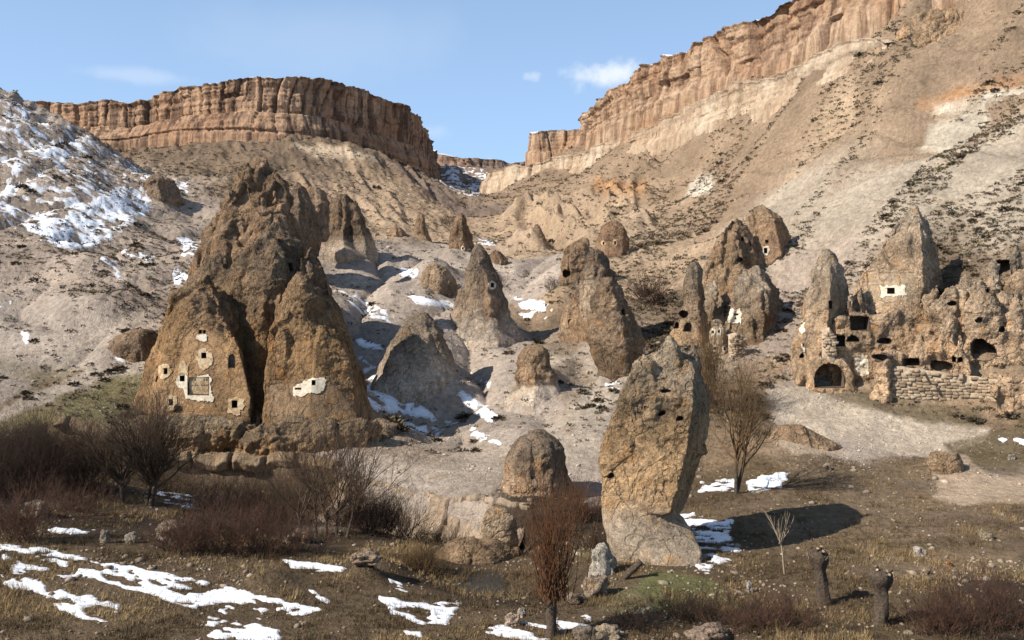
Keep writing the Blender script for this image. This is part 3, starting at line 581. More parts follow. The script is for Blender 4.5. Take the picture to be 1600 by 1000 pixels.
#__PART3__
# ------------------------------------------------------------------ rock cones and outcrops
def loft(rows, Y, k=0.85, seg=30, lean=0.0, sup=2.0, back=0.0, irr=0.10, sec=None, horns=0, facets=6):
    """closed stack of rings. rows: (row, left column, right column); k: depth over width; sup: squareness; lean: metres back at the top"""
    rows = sorted(rows); rows = rows + [(rows[-1][0] + 3.5 * F / Y, rows[-1][1], rows[-1][2])]      # footed well below the ground
    ys = np.array([r[0] for r in rows], float)
    n = max(8, int((ys[-1] - ys[0]) / F * Y / 0.7)); yy = np.linspace(ys[0], ys[-1], n)
    xl = np.interp(yy, ys, [r[1] for r in rows]); xr = np.interp(yy, ys, [r[2] for r in rows])
    jw = np.minimum(0.07 * (xr - xl), 5.0) * smooth(0, 0.12, (yy - yy[0]) / (yy[-1] - yy[0]))
    xl = xl + jw * fbm(np.stack([yy / 13 + xl[0], yy * 0, yy * 0 + Y], 1), 3, 0.6); xr = xr + jw * fbm(np.stack([yy / 13 + xr[-1], yy * 0 + 4, yy * 0 + Y], 1), 3, 0.6)
    a = np.linspace(0, 2 * math.pi, seg, endpoint=False); ca, sa = np.cos(a), np.sin(a)
    ca = np.sign(ca) * np.abs(ca) ** (2 / sup); sa = np.sign(sa) * np.abs(sa) ** (2 / sup)
    co = []
    ca0, sa0 = ca, sa
    if sec is None and facets and sup == 2.0:        # a few flat sides meeting in blunt edges
        fr_ = np.random.default_rng(int(Y * 7 + rows[0][1] * 3 + rows[-1][2]))
        sec = [(x_ + fr_.uniform(-.12, .12), y_ + fr_.uniform(-.12, .12)) for x_, y_ in ((-1, -0.05), (-0.45, -0.8), (0.28, -1.0), (0.62, -0.55), (1.0, 0.45), (0.35, 1.0), (-0.6, 0.9))]
    if sec is not None:
        sp = np.array(sec + [sec[0]], float); sl = np.concatenate([[0], np.cumsum(np.hypot(*np.diff(sp, axis=0).T))])
        q_ = np.linspace(0, sl[-1], seg, endpoint=False); ca0, sa0 = np.interp(q_, sl, sp[:, 0]), np.interp(q_, sl, sp[:, 1])
    for i in range(n):
        t = i / (n - 1); yc = Y + lean * (1 - t) + back
        h = (xr[i] - xl[i]) / 2 / F * Y; cx = ((xl[i] + xr[i]) / 2 - 800) / F * Y
        zz = (HY - yy[i]) / F * Y
        rf = 1 + irr * fbm(np.stack([np.cos(a) * 1.25 + Y * 3.1 + rows[0][1] * .17, np.sin(a) * 1.25 + rows[0][2] * .11, np.full(seg, zz / 13)], 1), 3, 0.55, True)
        ca, sa = ca0 * rf, sa0 * rf
        ca = -1 + 2 * (ca - ca.min()) / np.ptp(ca)
        co.append(np.stack([cx + h * ca, yc + k * h * sa, np.full(seg, (HY - yy[i]) / F * Y)], 1))
    co = np.concatenate(co + [co[0].mean(0)[None] + [[0, 0, 0.15]], co[-1].mean(0)[None]])
    f = []
    for i in range(n - 1):
        for j in range(seg):
            f.append((i * seg + j, (i + 1) * seg + j, (i + 1) * seg + (j + 1) % seg, i * seg + (j + 1) % seg))
    N = n * seg
    tri = [(N, j, (j + 1) % seg) for j in range(seg)] + [(N + 1, (n - 1) * seg + (j + 1) % seg, (n - 1) * seg + j) for j in range(seg)]
    f, tri = [np.array(f)], [np.array(tri)]
    hr = np.random.default_rng(int(Y * 10 + rows[0][1]))
    for _ in range(horns):                      # knobs and small horns standing off the flanks
        i = int(n * hr.uniform(0.10, 0.45)); th = hr.uniform(math.pi, 2 * math.pi); h = (xr[i] - xl[i]) / 2 / F * Y
        c = np.array([((xl[i] + xr[i]) / 2 - 800) / F * Y + 0.62 * h * math.cos(th), Y + lean * (1 - i / n) + back + 0.62 * k * h * math.sin(th), (HY - yy[i]) / F * Y])
        rr_ = h * hr.uniform(0.22, 0.38); up_ = rr_ * hr.uniform(1.2, 2.4); b0 = len(co)
        aa = np.arange(9) * 2 * math.pi / 9; rings = [(-2.2, 1.25), (0, 1.0), (0.5, 0.72), (0.9, 0.3)]
        hc = np.concatenate([np.stack([c[0] + rr_ * q_ * np.cos(aa), c[1] + rr_ * q_ * np.sin(aa), np.full(9, c[2] + t_ * (up_ if t_ > 0 else rr_))], 1) for t_, q_ in rings] + [c[None] + [[0, 0, up_]], c[None] - [[0, 0, 2.2 * rr_]]])
        co = np.concatenate([co, hc])
        f.append(np.array([(b0 + i_ * 9 + j_, b0 + i_ * 9 + (j_ + 1) % 9, b0 + (i_ + 1) * 9 + (j_ + 1) % 9, b0 + (i_ + 1) * 9 + j_) for i_ in range(3) for j_ in range(9)]))
        tri.append(np.array([(b0 + 27 + j_, b0 + 27 + (j_ + 1) % 9, b0 + 36) for j_ in range(9)] + [(b0 + (j_ + 1) % 9, b0 + j_, b0 + 37) for j_ in range(9)]))
    return co, np.concatenate(f), np.concatenate(tri)
def hull(pts):
    """solid with flat sides through surveyed corner points (column, row, distance)"""
    import bmesh
    bm = bmesh.new()
    for p_ in pts: bm.verts.new(W(*p_))
    bmesh.ops.convex_hull(bm, input=bm.verts[:]); bmesh.ops.delete(bm, geom=[v_ for v_ in bm.verts if not v_.link_faces], context='VERTS')
    bmesh.ops.triangulate(bm, faces=bm.faces[:]); bmesh.ops.recalc_face_normals(bm, faces=bm.faces[:]); bm.verts.index_update()
    co = np.array([v_.co[:] for v_ in bm.verts]); t = np.array([[v_.index for v_ in f_.verts] for f_ in bm.faces]); bm.free()
    return co, np.zeros((0, 4), int), t
def evaluated(o):
    dg = bpy.context.evaluated_depsgraph_get(); return bpy.data.meshes.new_from_object(o.evaluated_get(dg))
def remeshed(parts, voxel):
    cs, q4, q3, b = [], [], [], 0
    for co, f, t in parts:
        cs.append(co); q4.append(f + b); q3.append(t + b); b += len(co)
    me = mesh_np('tmp', np.concatenate(cs), [np.concatenate(q4), np.concatenate(q3)])
    o = bpy.data.objects.new('tmp', me); COL.objects.link(o)
    md = o.modifiers.new('r', 'REMESH'); md.mode = 'VOXEL'; md.voxel_size = voxel
    r = evaluated(o); bpy.data.objects.remove(o); bpy.data.meshes.remove(me)
    return r
RK = np.array([1.22, 1.10, 0.98])
BROWN, SAND, GREY, OCHRE, SKIRT = (0.245, 0.17, 0.105), (0.40, 0.30, 0.205), (0.27, 0.21, 0.155), (0.33, 0.20, 0.10), (0.455, 0.365, 0.28)
BVH = {}
def rock(name, label, parts, voxel=0.25, amp=0.5, col=BROWN, top=None, skirt=None, carved=(), flute=0.35, seed=0.0, cat='rock cone', group=None, clasts=0.3, low=0.45):
    """parts: loft() results. skirt: (row, colour) tint of the smooth flared foot. carved: (polygon, colour) dressed faces, in photo pixels"""
    me = remeshed(parts, voxel); co, nr = coords(me), norms(me)
    pxx, pyy = pix(co)
    sm = np.zeros(len(co)); C = np.tile(np.array(col) * RK, (len(co), 1))
    v = fbm(co / 5.0 + seed, 4); v2 = fbm(co / 1.6 + seed, 4)
    C *= (1 + 0.28 * v + 0.22 * v2)[:, None]
    if top is not None:
        t = smooth(0.45, 0.9, (co[:, 2] - co[:, 2].min()) / np.ptp(co[:, 2]) + 0.12 * v)[:, None]; C = C * (1 - t) + np.array(top) * t * (1 + 0.2 * v2)[:, None]
    if skirt:
        ys, yb, sc = skirt; t = smooth(ys, yb, pyy + 14 * v); sm = np.maximum(sm, t * 0.85)
        C = C * (1 - t[:, None]) + np.array(sc) * t[:, None] * (1 + 0.1 * v)[:, None]
    for poly, pc in carved:
        m = np.zeros(len(co))
        for q_ in range(8): m += inpoly(pxx + 4 * v2 + 9 * math.cos(q_ * .785), pyy + 4 * v + 9 * math.sin(q_ * .785), poly) / 8
        m *= nr[:, 1] < 0.2; m = smooth(0.2, 0.9, m); sm = np.maximum(sm, 0.85 * m); m = 0.75 * m[:, None]; C = C * (1 - m) + np.array(pc) * m
    hrel = (co[:, 2] - co[:, 2].min()) / np.ptp(co[:, 2])
    rough = (1 - sm) * (low + (1 - low) * smooth(0.25, 0.7, hrel + 0.15 * v))
    tip = smooth(0, 4.0, co[:, 2].max() - co[:, 2])
    cal = amp * (0.35 + 0.65 * tip)
    big = fbm(co / 9.0 + seed, 3)
    med = fbm(co / 3.6 + seed, 5, 0.58)
    rid = fbm(co / np.array([3.0, 3.0, 4.5]) + 5 + seed, 4, 0.55, True)
    ledge = np.floor(fbm(co / np.array([4.5, 4.5, 1.7]) + seed, 4, 0.6) * 3) / 3
    crack = -smooth(0.62, 1.05, fbm(co / np.array([3.4, 3.4, 14.0]) + seed, 2, 0.35, True))
    grit = fbm(co / 0.85 + seed, 3, 0.7); pit = -smooth(0.3, 0.75, fbm(co / 1.3 + 31 + seed, 3, 0.55))
    p = co + nr * (cal * (0.36 * big * (0.4 + 0.6 * rough) + rough * (0.36 * med + 0.14 * rid + 0.42 * ledge + (0.35 + flute) * crack + clasts * (0.65 * grit + 0.6 * pit))))[:, None]
    p += nr * (rough * voxel * 0.13 * np.random.default_rng(1).normal(0, 1, len(co)) + clasts * 0.07 * (0.3 + 0.7 * rough) * fbm(co / 0.42 + seed, 2, 0.7))[:, None]
    me.vertices.foreach_set('co', p.astype(np.float32).ravel()); me.update(); shade(me)
    set_col(me, np.clip(C, 0.01, 0.9)); a = me.attributes.new('smoothness', 'FLOAT', 'POINT'); a.data.foreach_set('value', sm.astype(np.float32))
    o = obj(name, me, M_ROCK, label=label, cat=cat, group=group)
    BVH[o.name] = BVHTree.FromPolygons([Vector(c) for c in p.tolist()], [tuple(f.vertices) for f in me.polygons])
    return o
def hit(o, px, py):
    d = Vector(((px - 800) / F, 1.0, (HY - py) / F)).normalized()
    loc, nrm, i, dist = BVH[o.name].ray_cast(Vector((0, 0, 0)), d)
    return loc, nrm
def prism(poly2, c, ax, up, fwd, d0, d1):
    """2D outline (metres, across/up) pushed from d0 to d1 along fwd"""
    n = len(poly2); a = np.array([np.array(c) + ax * x + up * z + fwd * d0 for x, z in poly2]); b = a + fwd * (d1 - d0)
    return np.concatenate([a, b]), [list(range(n))[::-1], list(range(n, 2 * n))] + [[k, (k + 1) % n, n + (k + 1) % n, n + k] for k in range(n)]
def outline(w, h, shape):
    if shape == 'rect': return [(-w / 2, 0), (w / 2, 0), (w / 2, h), (-w / 2, h)]
    if shape == 'arch':
        r = w / 2; s = max(0.05, h - r)
        return [(-r, 0), (r, 0)] + [(r * math.cos(a), s + min(r, h - s) * math.sin(a)) for a in np.linspace(0, math.pi, 9)]
    a = np.linspace(0, 2 * math.pi, 18, endpoint=False)        # cave mouth: uneven round
    r = 1 + 0.12 * np.sin(2 * a + w) + 0.10 * np.sin(3 * a + h * 5)
    return [(w / 2 * k * math.cos(t), h / 2 + h / 2 * k * math.sin(t)) for t, k in zip(a, r)]
def carve(o, openings, name='window', bars=()):
    """openings: (column, row of foot, width px, height px, depth m, shape). Cuts them into the rock and lines each with its own part"""
    allv, allf, b, lin = [], [], 0, []
    for px, py, w, h, dep, shape in openings:
        loc, nrm = hit(o, px, py - h / 2)
        if loc is None: continue
        Y = loc.y; m = Y / F; fwd = np.array([loc.x, loc.y, 0.0]); nn = np.array([-nrm.x, -nrm.y, 0.0])
        fwd = fwd / np.linalg.norm(fwd); 
        if np.linalg.norm(nn) > 0.3: fwd = fwd * 0.5 + 0.5 * nn / np.linalg.norm(nn)
        fwd /= np.linalg.norm(fwd); ax = np.array([fwd[1], -fwd[0], 0.0]); up = np.array([0, 0, 1.0])
        c = np.array([loc.x, loc.y, (HY - py) / F * Y])
        out = outline(w * m, h * m, shape)
        v, f = prism(out, c, ax, up, fwd, -1.3, dep); allv.append(v); allf += [[i + b for i in g] for g in f]; b += len(v)
        lin.append((out, c, ax, up, fwd, dep))
    if not lin: return
    cm = bpy.data.meshes.new('cut'); cm.from_pydata(np.concatenate(allv).tolist(), [], allf); cm.update()
    import bmesh
    bm = bmesh.new(); bm.from_mesh(cm); bmesh.ops.recalc_face_normals(bm, faces=bm.faces); bm.to_mesh(cm); bm.free()
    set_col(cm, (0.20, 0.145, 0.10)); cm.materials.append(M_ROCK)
    co = bpy.data.objects.new('cut', cm); COL.objects.link(co)
    md = o.modifiers.new('b', 'BOOLEAN'); md.operation = 'DIFFERENCE'; md.object = co; md.solver = 'MANIFOLD'
    bpy.context.view_layer.update()
    r = evaluated(o); o.modifiers.remove(md)
    if len(r.polygons) > 0.5 * len(o.data.polygons):
        old_mesh = o.data; o.data = r
        r.materials.clear(); r.materials.append(M_ROCK)
        known = {tuple(q_) for q_ in np.round(coords(old_mesh), 3).tolist()}
        new = np.array([tuple(q_) not in known for q_ in np.round(coords(r), 3).tolist()])
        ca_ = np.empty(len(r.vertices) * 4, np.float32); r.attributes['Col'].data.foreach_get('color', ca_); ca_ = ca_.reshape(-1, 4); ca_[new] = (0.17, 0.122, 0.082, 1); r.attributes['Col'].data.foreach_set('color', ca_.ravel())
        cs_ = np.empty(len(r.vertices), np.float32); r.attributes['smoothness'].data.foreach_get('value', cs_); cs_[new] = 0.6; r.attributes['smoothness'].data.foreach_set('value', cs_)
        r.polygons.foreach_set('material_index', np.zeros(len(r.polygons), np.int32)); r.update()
    else: print('boolean failed', o.name)
    bpy.data.objects.remove(co); bpy.data.meshes.remove(cm)
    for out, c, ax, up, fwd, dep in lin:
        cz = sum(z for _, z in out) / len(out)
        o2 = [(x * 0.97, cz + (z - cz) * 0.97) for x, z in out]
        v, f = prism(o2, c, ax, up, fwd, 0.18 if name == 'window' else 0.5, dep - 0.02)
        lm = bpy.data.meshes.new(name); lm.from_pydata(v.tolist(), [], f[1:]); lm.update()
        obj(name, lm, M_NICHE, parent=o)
def coat(o, name, poly, mat, holes=(), off=0.05, step=1.0, jag=2.2, label=None):
    """a coat of plaster laid on the rock inside an outline given in photo pixels"""
    xs = np.arange(min(p[0] for p in poly), max(p[0] for p in poly) + step, step); ys = np.arange(min(p[1] for p in poly), max(p[1] for p in poly) + step, step)
    gx, gy = np.meshgrid(xs, ys); nz = fbm(np.stack([gx.ravel() / 5, gy.ravel() / 5, gx.ravel() * 0 + 2], 1), 3)
    ins = inpoly(gx.ravel() + jag * nz, gy.ravel() + jag * nz[::-1], poly)
    for hx, hy, hw, hh in holes: ins &= ~((np.abs(gx.ravel() - hx) < hw / 2) & (gy.ravel() < hy) & (gy.ravel() > hy - hh))
    idx = {}; co = []
    for k in np.nonzero(ins)[0]:
        l, nrm = hit(o, gx.ravel()[k], gy.ravel()[k])
        if l is None: continue
        l = l + nrm * off - l.normalized() * 0.04; idx[int(k)] = len(co); co.append(l[:])
    nc = len(xs); f = []
    for k in idx:
        q = [k, k + 1, k + 1 + nc, k + nc]
        if (k % nc) < nc - 1 and all(i in idx for i in q):
            z = [co[idx[i]][1] for i in q]
            if max(z) - min(z) < 1.5: f.append([idx[i] for i in q][::-1])
    if not f: return None
    par = list(range(len(co)))
    def root_(i_):
        while par[i_] != i_: par[i_] = par[par[i_]]; i_ = par[i_]
        return i_
    for q in f:
        for j_ in q[1:]: par[root_(j_)] = root_(q[0])
    rt = [root_(q[0]) for q in f]; best_ = max(set(rt), key=rt.count); f = [q for q, k_ in zip(f, rt) if k_ == best_]
    keep_ = sorted({i_ for q in f for i_ in q}); ren = {k_: i_ for i_, k_ in enumerate(keep_)}; co = [co[k_] for k_ in keep_]; f = [[ren[i_] for i_ in q] for q in f]
    me = mesh_np(name, np.array(co), np.array(f)); shade(me)
    return obj(name, me, mat, parent=o, label=label)
def blob(cx, cy, rx, ry, n=18, sd=0):
    a = np.linspace(0, 2 * math.pi, n, endpoint=False)
    return [(cx + rx * (1 + .12 * math.sin(2 * t + sd) + .1 * math.sin(5 * t + 2 * sd)) * math.cos(t), cy + ry * (1 + .12 * math.sin(3 * t + sd)) * math.sin(t)) for t in a]

# --- the large carved cone on the left
big = rock('rock_cone', 'huge brown twin-fronted rock cone with carved windows above the creek bank', [
    hull([(316, 430, 110), (328, 431, 110), (342, 466, 109), (270, 455, 111), (250, 495, 110), (205, 640, 107.5), (190, 730, 106.5), (250, 730, 103), (330, 730, 102), (396, 715, 102.5), (354, 492, 107.5), (376, 550, 105.5), (392, 620, 103.5),
          (402, 705, 113), (364, 470, 114), (280, 450, 118), (205, 710, 118), (390, 710, 118), (268, 540, 105.5), (240, 640, 104)]),
    hull([(464, 423, 109), (474, 424, 109), (442, 452, 109), (425, 500, 107), (412, 580, 104.5), (404, 720, 103), (472, 450, 106.5), (490, 560, 103.5), (480, 730, 101.5), (505, 455, 109), (538, 520, 107), (551, 580, 105), (560, 660, 103.5), (564, 730, 103),
          (590, 730, 112), (583, 650, 112), (560, 560, 112), (532, 490, 113), (480, 430, 117), (415, 710, 118), (580, 710, 120)]),
    hull([(428, 345, 117), (440, 352, 118), (412, 362, 116), (394, 382, 114.5), (470, 380, 118), (360, 420, 115), (484, 425, 118), (335, 480, 116), (505, 470, 118), (395, 470, 110.5), (445, 470, 111), (400, 620, 109), (320, 640, 116), (545, 620, 118), (530, 700, 122), (325, 700, 122), (400, 700, 109)]),
    hull([(420, 352, 115), (402, 372, 113.5), (432, 380, 112.5), (446, 400, 113), (380, 440, 112), (420, 450, 110), (455, 450, 112), (400, 520, 110), (450, 520, 111), (420, 380, 118), (380, 520, 118), (460, 520, 118)]),
    hull([(484, 383, 116), (494, 387, 117), (506, 408, 117), (523, 450, 116), (548, 520, 115), (574, 600, 114), (588, 700, 114), (470, 402, 114), (450, 620, 112), (460, 700, 122), (594, 700, 124), (490, 440, 113)]),
    hull([(335, 397, 118), (352, 400, 118), (312, 414, 118), (293, 440, 119), (375, 440, 113.5), (283, 580, 119), (385, 620, 112.5), (310, 520, 113), (300, 640, 114), (340, 420, 124), (300, 640, 125), (390, 640, 125)])],
    voxel=0.19, amp=0.8, col=(0.31, 0.205, 0.112), top=(0.255, 0.18, 0.115), flute=0.5, clasts=0.3, seed=3.3, low=0.35,
    carved=(([(300, 505), (345, 520), (378, 560), (398, 600), (398, 655), (300, 665), (225, 645), (232, 590), (275, 560), (285, 520)], (0.37, 0.225, 0.115)),
            ([(415, 590), (520, 590), (560, 640), (520, 655), (415, 660)], (0.27, 0.185, 0.115))))
coat(big, 'whitewash', [(281, 588), (294, 586), (294, 570), (285, 562), (280, 572), (276, 586)], M_WASH)
coat(big, 'whitewash', [(276, 587), (282, 580), (295, 588), (326, 586), (330, 590), (331, 614), (335, 618), (334, 628), (312, 627), (290, 623), (287, 612), (278, 606), (275, 597)], M_WHITE, holes=((310, 618, 33, 29), (285, 596, 7, 10)))
coat(big, 'whitewash', blob(258, 581, 10, 12, sd=1), M_WASH, holes=((259, 584, 5, 9),))
coat(big, 'whitewash', blob(320, 561, 13, 17, sd=2), M_WASH, holes=((319, 560, 7, 8),))
coat(big, 'whitewash', [(304, 522), (326, 522), (324, 530), (318, 535), (309, 534)], M_WHITE, holes=((313, 521, 4, 5), (319, 521, 4, 5)))
coat(big, 'whitewash', blob(267, 628, 10, 13, sd=3), M_WASH, holes=((267, 633, 6, 9),))
coat(big, 'whitewash', blob(368, 634, 15, 14, sd=4), M_WASH, holes=((367, 637, 8, 11),))
coat(big, 'whitewash', [(458, 603), (472, 596), (488, 590), (508, 590), (510, 606), (500, 614), (484, 614), (472, 622), (466, 620), (456, 616)], M_WHITE, holes=((490, 602, 6, 8), (466, 609, 9, 3)))
carve(big, [(310, 616, 31, 27, 0.35, 'rect'), (285, 596, 7, 10, 1.4, 'arch'), (259, 584, 5, 8, 1.2, 'arch'), (319, 560, 7, 9, 1.6, 'arch'), (313, 521, 3.5, 5, 1.2, 'rect'), (319.5, 521, 3.5, 5, 1.2, 'rect'),
            (267, 633, 6, 8, 1.8, 'arch'), (367, 637, 9, 11, 2.0, 'arch'), (490, 602, 6, 8, 1.6, 'cave'), (466, 609, 9, 2.6, 1.2, 'rect'), (245, 596, 4, 9, 0.5, 'arch'), (362, 574, 9, 20, 0.4, 'arch'),
            (317, 670, 17, 20, 1.8, 'rect'), (277, 645, 15, 11, 1.6, 'cave'), (455, 424, 6, 13, 1.5, 'rect')])
# dressed panel with pigeon holes inside the large white frame
l0, _ = hit(big, 310, 602)
pm = 108 / F
panel_c = np.array([l0.x, l0.y + 0.18, (HY - 616) / F * l0.y])
v, f = prism(outline(31 * pm, 26 * pm, 'rect'), panel_c, np.array([1.0, 0, 0]), np.array([0, 0, 1.0]), np.array([0, 1.0, 0]), 0, 0.25)
me = bpy.data.meshes.new('pigeon_panel'); me.from_pydata(v.tolist(), [], f); me.update()
panel = obj('pigeon_panel', me, M_WASH, parent=big, label='stone panel with two rows of pigeon holes in a white frame')
for k, dx in enumerate((-.75, -.45, -.15, .35, .62, .9)):
    for dz, hh in ((0.95, 0.16), (1.55, 0.3)):
        if dz > 1 and k in (2, 3): continue
        v, f = prism(outline(0.19, hh, 'arch'), panel_c + np.array([dx, -0.012, dz]), np.array([1.0, 0, 0]), np.array([0, 0, 1.0]), np.array([0, 1.0, 0]), 0, 0.05)
        me = bpy.data.meshes.new('pigeon_hole'); me.from_pydata(v.tolist(), [], f); me.update(); h = obj('pigeon_hole', me, M_NICHE); h.parent = panel; h.location = h.location - panel.location - big.location  # thin dark plates, the shade of open holes put into their colour
v, f = prism(outline(14 * pm, 0.18, 'rect'), np.array([l0.x + 0.5, l0.y - 0.12, (HY - 652) / F * l0.y]), np.array([1.0, 0, 0]), np.array([0, 0, 1.0]), np.array([0, 1.0, 0]), 0, 0.8)
me = bpy.data.meshes.new('lintel'); me.from_pydata(v.tolist(), [], f); me.update(); obj('lintel', me, M_WASH, parent=big)

rock('rock_spire', 'tallest jagged dark rock spire behind the huge carved cone', [
    hull([(397, 245, 136), (418, 243, 136), (431, 262, 136), (377, 262, 136), (366, 288, 135), (446, 290, 137), (350, 332, 134), (462, 335, 137), (322, 372, 134), (400, 330, 130.5), (412, 285, 132.5), (298, 412, 135), (486, 402, 138), (395, 450, 127), (275, 500, 135), (505, 500, 140), (400, 300, 144), (295, 460, 146), (485, 460, 146)]),
    hull([(436, 300, 137), (446, 296, 138), (456, 315, 138), (468, 345, 138), (480, 400, 138), (430, 330, 134), (440, 400, 132), (440, 330, 142), (480, 420, 142), (420, 420, 134)]),
    loft([(268, 418, 434), (285, 412, 448), (320, 400, 460), (400, 390, 480), (480, 380, 500)], 134, 0.9),
    loft([(254, 382, 388), (268, 376, 396), (320, 368, 404)], 134, 0.8, facets=5), loft([(262, 424, 429), (276, 416, 438), (320, 410, 446)], 135, 0.8, facets=5), loft([(292, 358, 363), (306, 352, 374), (350, 346, 382)], 133, 0.8, facets=5), loft([(300, 428, 434), (316, 420, 446), (360, 412, 452)], 131, 0.8, facets=5),
    loft([(330, 346, 362), (350, 338, 392), (400, 312, 410), (480, 290, 420)], 131, 0.8),
    loft([(310, 405, 418), (330, 395, 436), (380, 380, 450), (450, 370, 460)], 129, 0.8)], voxel=0.28, amp=1.0, col=(0.285, 0.205, 0.138), flute=0.7, seed=9.4, cat='rock spire')
rock('rock_cone', 'grey smooth-sided cone touching the right side of the tallest spire', [loft([(284, 458, 470), (295, 450, 482), (320, 444, 490), (345, 440, 492), (372, 436, 500)], 172, 0.9), loft([(290, 478, 492), (300, 474, 508), (325, 470, 514), (350, 470, 512)], 180, 0.9)], voxel=0.35, amp=0.7, col=(0.25, 0.195, 0.145), flute=0.6, seed=12.1)
rock('rock_cone', 'blunt dark twin-topped cone on a pale mound, right of the tallest spire', [loft([(304, 528, 543), (312, 516, 552), (330, 508, 556), (360, 505, 560), (385, 480, 570), (400, 460, 590)], 192, 0.85), loft([(318, 548, 560), (330, 544, 566), (350, 545, 573), (378, 550, 584), (395, 550, 590)], 191, 0.9)], voxel=0.35, amp=0.8, col=(0.23, 0.175, 0.125), skirt=(345, 385, (0.40, 0.31, 0.225)), flute=0.8, seed=15.2)
rock('rock_spire', 'small leaning pointed fin on the slope below the long mesa', [loft([(333, 654, 661), (345, 648, 668), (365, 645, 672), (388, 642, 680), (396, 640, 684)], 232, 0.8)], voxel=0.35, amp=0.5, col=(0.30, 0.225, 0.155), seed=1.2, cat='rock spire')
rock('rock_spire', 'small crumbling spire left of the leaning pointed fin', [loft([(348, 612, 618), (360, 608, 630), (378, 604, 640), (394, 602, 646)], 228, 0.8)], voxel=0.35, amp=0.6, col=(0.30, 0.225, 0.155), seed=2.6, cat='rock spire')
c8 = rock('rock_cone', 'dark cone with white ring marks behind the tallest middle cone', [loft([(334, 714, 726), (345, 708, 732), (365, 704, 738), (390, 696, 742), (415, 692, 745), (430, 690, 748)], 212, 0.85)], voxel=0.32, amp=0.6, col=(0.26, 0.19, 0.13), seed=4.4, carved=(([(714, 370), (734, 370), (736, 410), (716, 412)], (0.27, 0.17, 0.10)),))
for x, y in ((723, 388), (722, 397), (733, 392)): coat(c8, 'whitewash', blob(x, y, 3.4, 4.2, sd=x), M_WHITE, holes=((x, y + 1.8, 2, 3.4),), step=0.7, jag=.4)
carve(c8, [(723, 390, 2.2, 3.2, 1.2, 'arch'), (722, 399, 2.2, 3.2, 1.2, 'arch'), (733, 394, 2.2, 3.2, 1.2, 'arch')])
rock('rock_outcrop', 'low brown outcrop just right of the ring-marked cone', [loft([(392, 768, 782), (405, 764, 792), (425, 766, 798), (440, 764, 800)], 202, 0.9)], voxel=0.35, amp=0.6, col=(0.26, 0.19, 0.13), seed=5.5, cat='rock outcrop')
rock('rock_outcrop', 'rounded tan hump left of the tallest middle cone', [loft([(412, 668, 688), (425, 660, 705), (445, 656, 712), (470, 652, 716), (480, 650, 718)], 176, 0.9)], voxel=0.32, amp=0.6, col=(0.36, 0.28, 0.20), seed=6.5, cat='rock outcrop')
mid = rock('rock_cone', 'tallest middle cone with a hollowed right face and one white-ringed window', [loft([(384, 742, 754), (395, 736, 762), (420, 726, 774), (450, 716, 786), (480, 707, 797), (510, 699, 808), (535, 690, 824), (555, 682, 838), (575, 674, 850), (600, 664, 862)], 149, 0.85, irr=0.14, facets=0)], voxel=0.25, amp=0.36, col=(0.34, 0.265, 0.195), top=(0.25, 0.185, 0.13), skirt=(450, 530, SKIRT), flute=0.25, clasts=0.4, seed=7.7, carved=(([(748, 420), (772, 418), (786, 450), (788, 490), (760, 500), (748, 470)], (0.30, 0.195, 0.12)),))
coat(mid, 'whitewash', blob(769, 446, 6, 7.5, sd=1), M_WHITE, holes=((769, 449, 5, 6.5),), step=.8, jag=.5)
carve(mid, [(769, 449, 5, 6.5, 1.6, 'arch')])
rock('rock_cone', 'broad grainy cone in front and left of the tallest middle cone', [loft([(487, 652, 666), (498, 634, 680), (518, 619, 690), (545, 602, 703), (575, 588, 716), (605, 578, 728), (640, 572, 734)], 129, 0.8, irr=0.14, facets=0)], voxel=0.24, amp=0.4, col=(0.39, 0.305, 0.225), top=(0.32, 0.245, 0.175), skirt=(530, 590, SKIRT), clasts=0.45, seed=8.8)
rock('rock_cone', 'short cone with a brown rough cap standing on a smooth pale mound', [loft([(540, 822, 846), (548, 815, 858), (565, 808, 864), (582, 804, 868), (592, 803, 872), (600, 806, 870), (620, 790, 885), (650, 780, 905), (690, 762, 925)], 119, 0.9, irr=0.14, facets=0)], voxel=0.2, amp=0.42, col=(0.32, 0.235, 0.16), skirt=(590, 606, SKIRT), clasts=0.5, seed=10.1)
rock('rock_spire', 'small sharp twin spire on the far valley floor, left of the ribbed slope', [loft([(350, 836, 841), (362, 829, 848), (380, 822, 856), (400, 815, 862)], 232, 0.8), loft([(362, 823, 828), (380, 819, 836), (400, 815, 842)], 230, 0.8)], voxel=0.35, amp=0.6, col=(0.30, 0.23, 0.16), seed=11.9, cat='rock spire')
c2 = rock('rock_cone', 'squat brown rock with two white-ringed openings, far right-centre', [loft([(344, 952, 966), (352, 942, 974), (368, 932, 981), (388, 926, 985), (405, 924, 988), (420, 922, 990)], 192, 0.8, sup=2.4)], voxel=0.3, amp=0.6, col=(0.25, 0.175, 0.12), seed=13.6, carved=(([(930, 368), (975, 368), (980, 400), (930, 400)], (0.27, 0.17, 0.10)),))
for x, y, ry in ((943, 380, 4.5), (961, 379, 6)): coat(c2, 'whitewash', blob(x, y, 4, ry, sd=x), M_WASH, holes=((x, y + 2.5, 2.4, 4.5),), step=.7, jag=.4)
carve(c2, [(943, 382, 3, 4, 1.5, 'arch'), (961, 382, 3, 5, 1.5, 'arch')])
c3 = rock('rock_outcrop', 'cave-holed block with pale lower wall beside the pair of leaning cones', [loft([(372, 908, 918), (388, 884, 922), (400, 878, 924), (425, 876, 922), (450, 878, 918), (470, 874, 924)], 168, 0.9, sup=2.6)], voxel=0.25, amp=0.6, col=(0.30, 0.22, 0.15), skirt=(430, 452, (0.42, 0.33, 0.24)), seed=14.4, cat='rock outcrop')
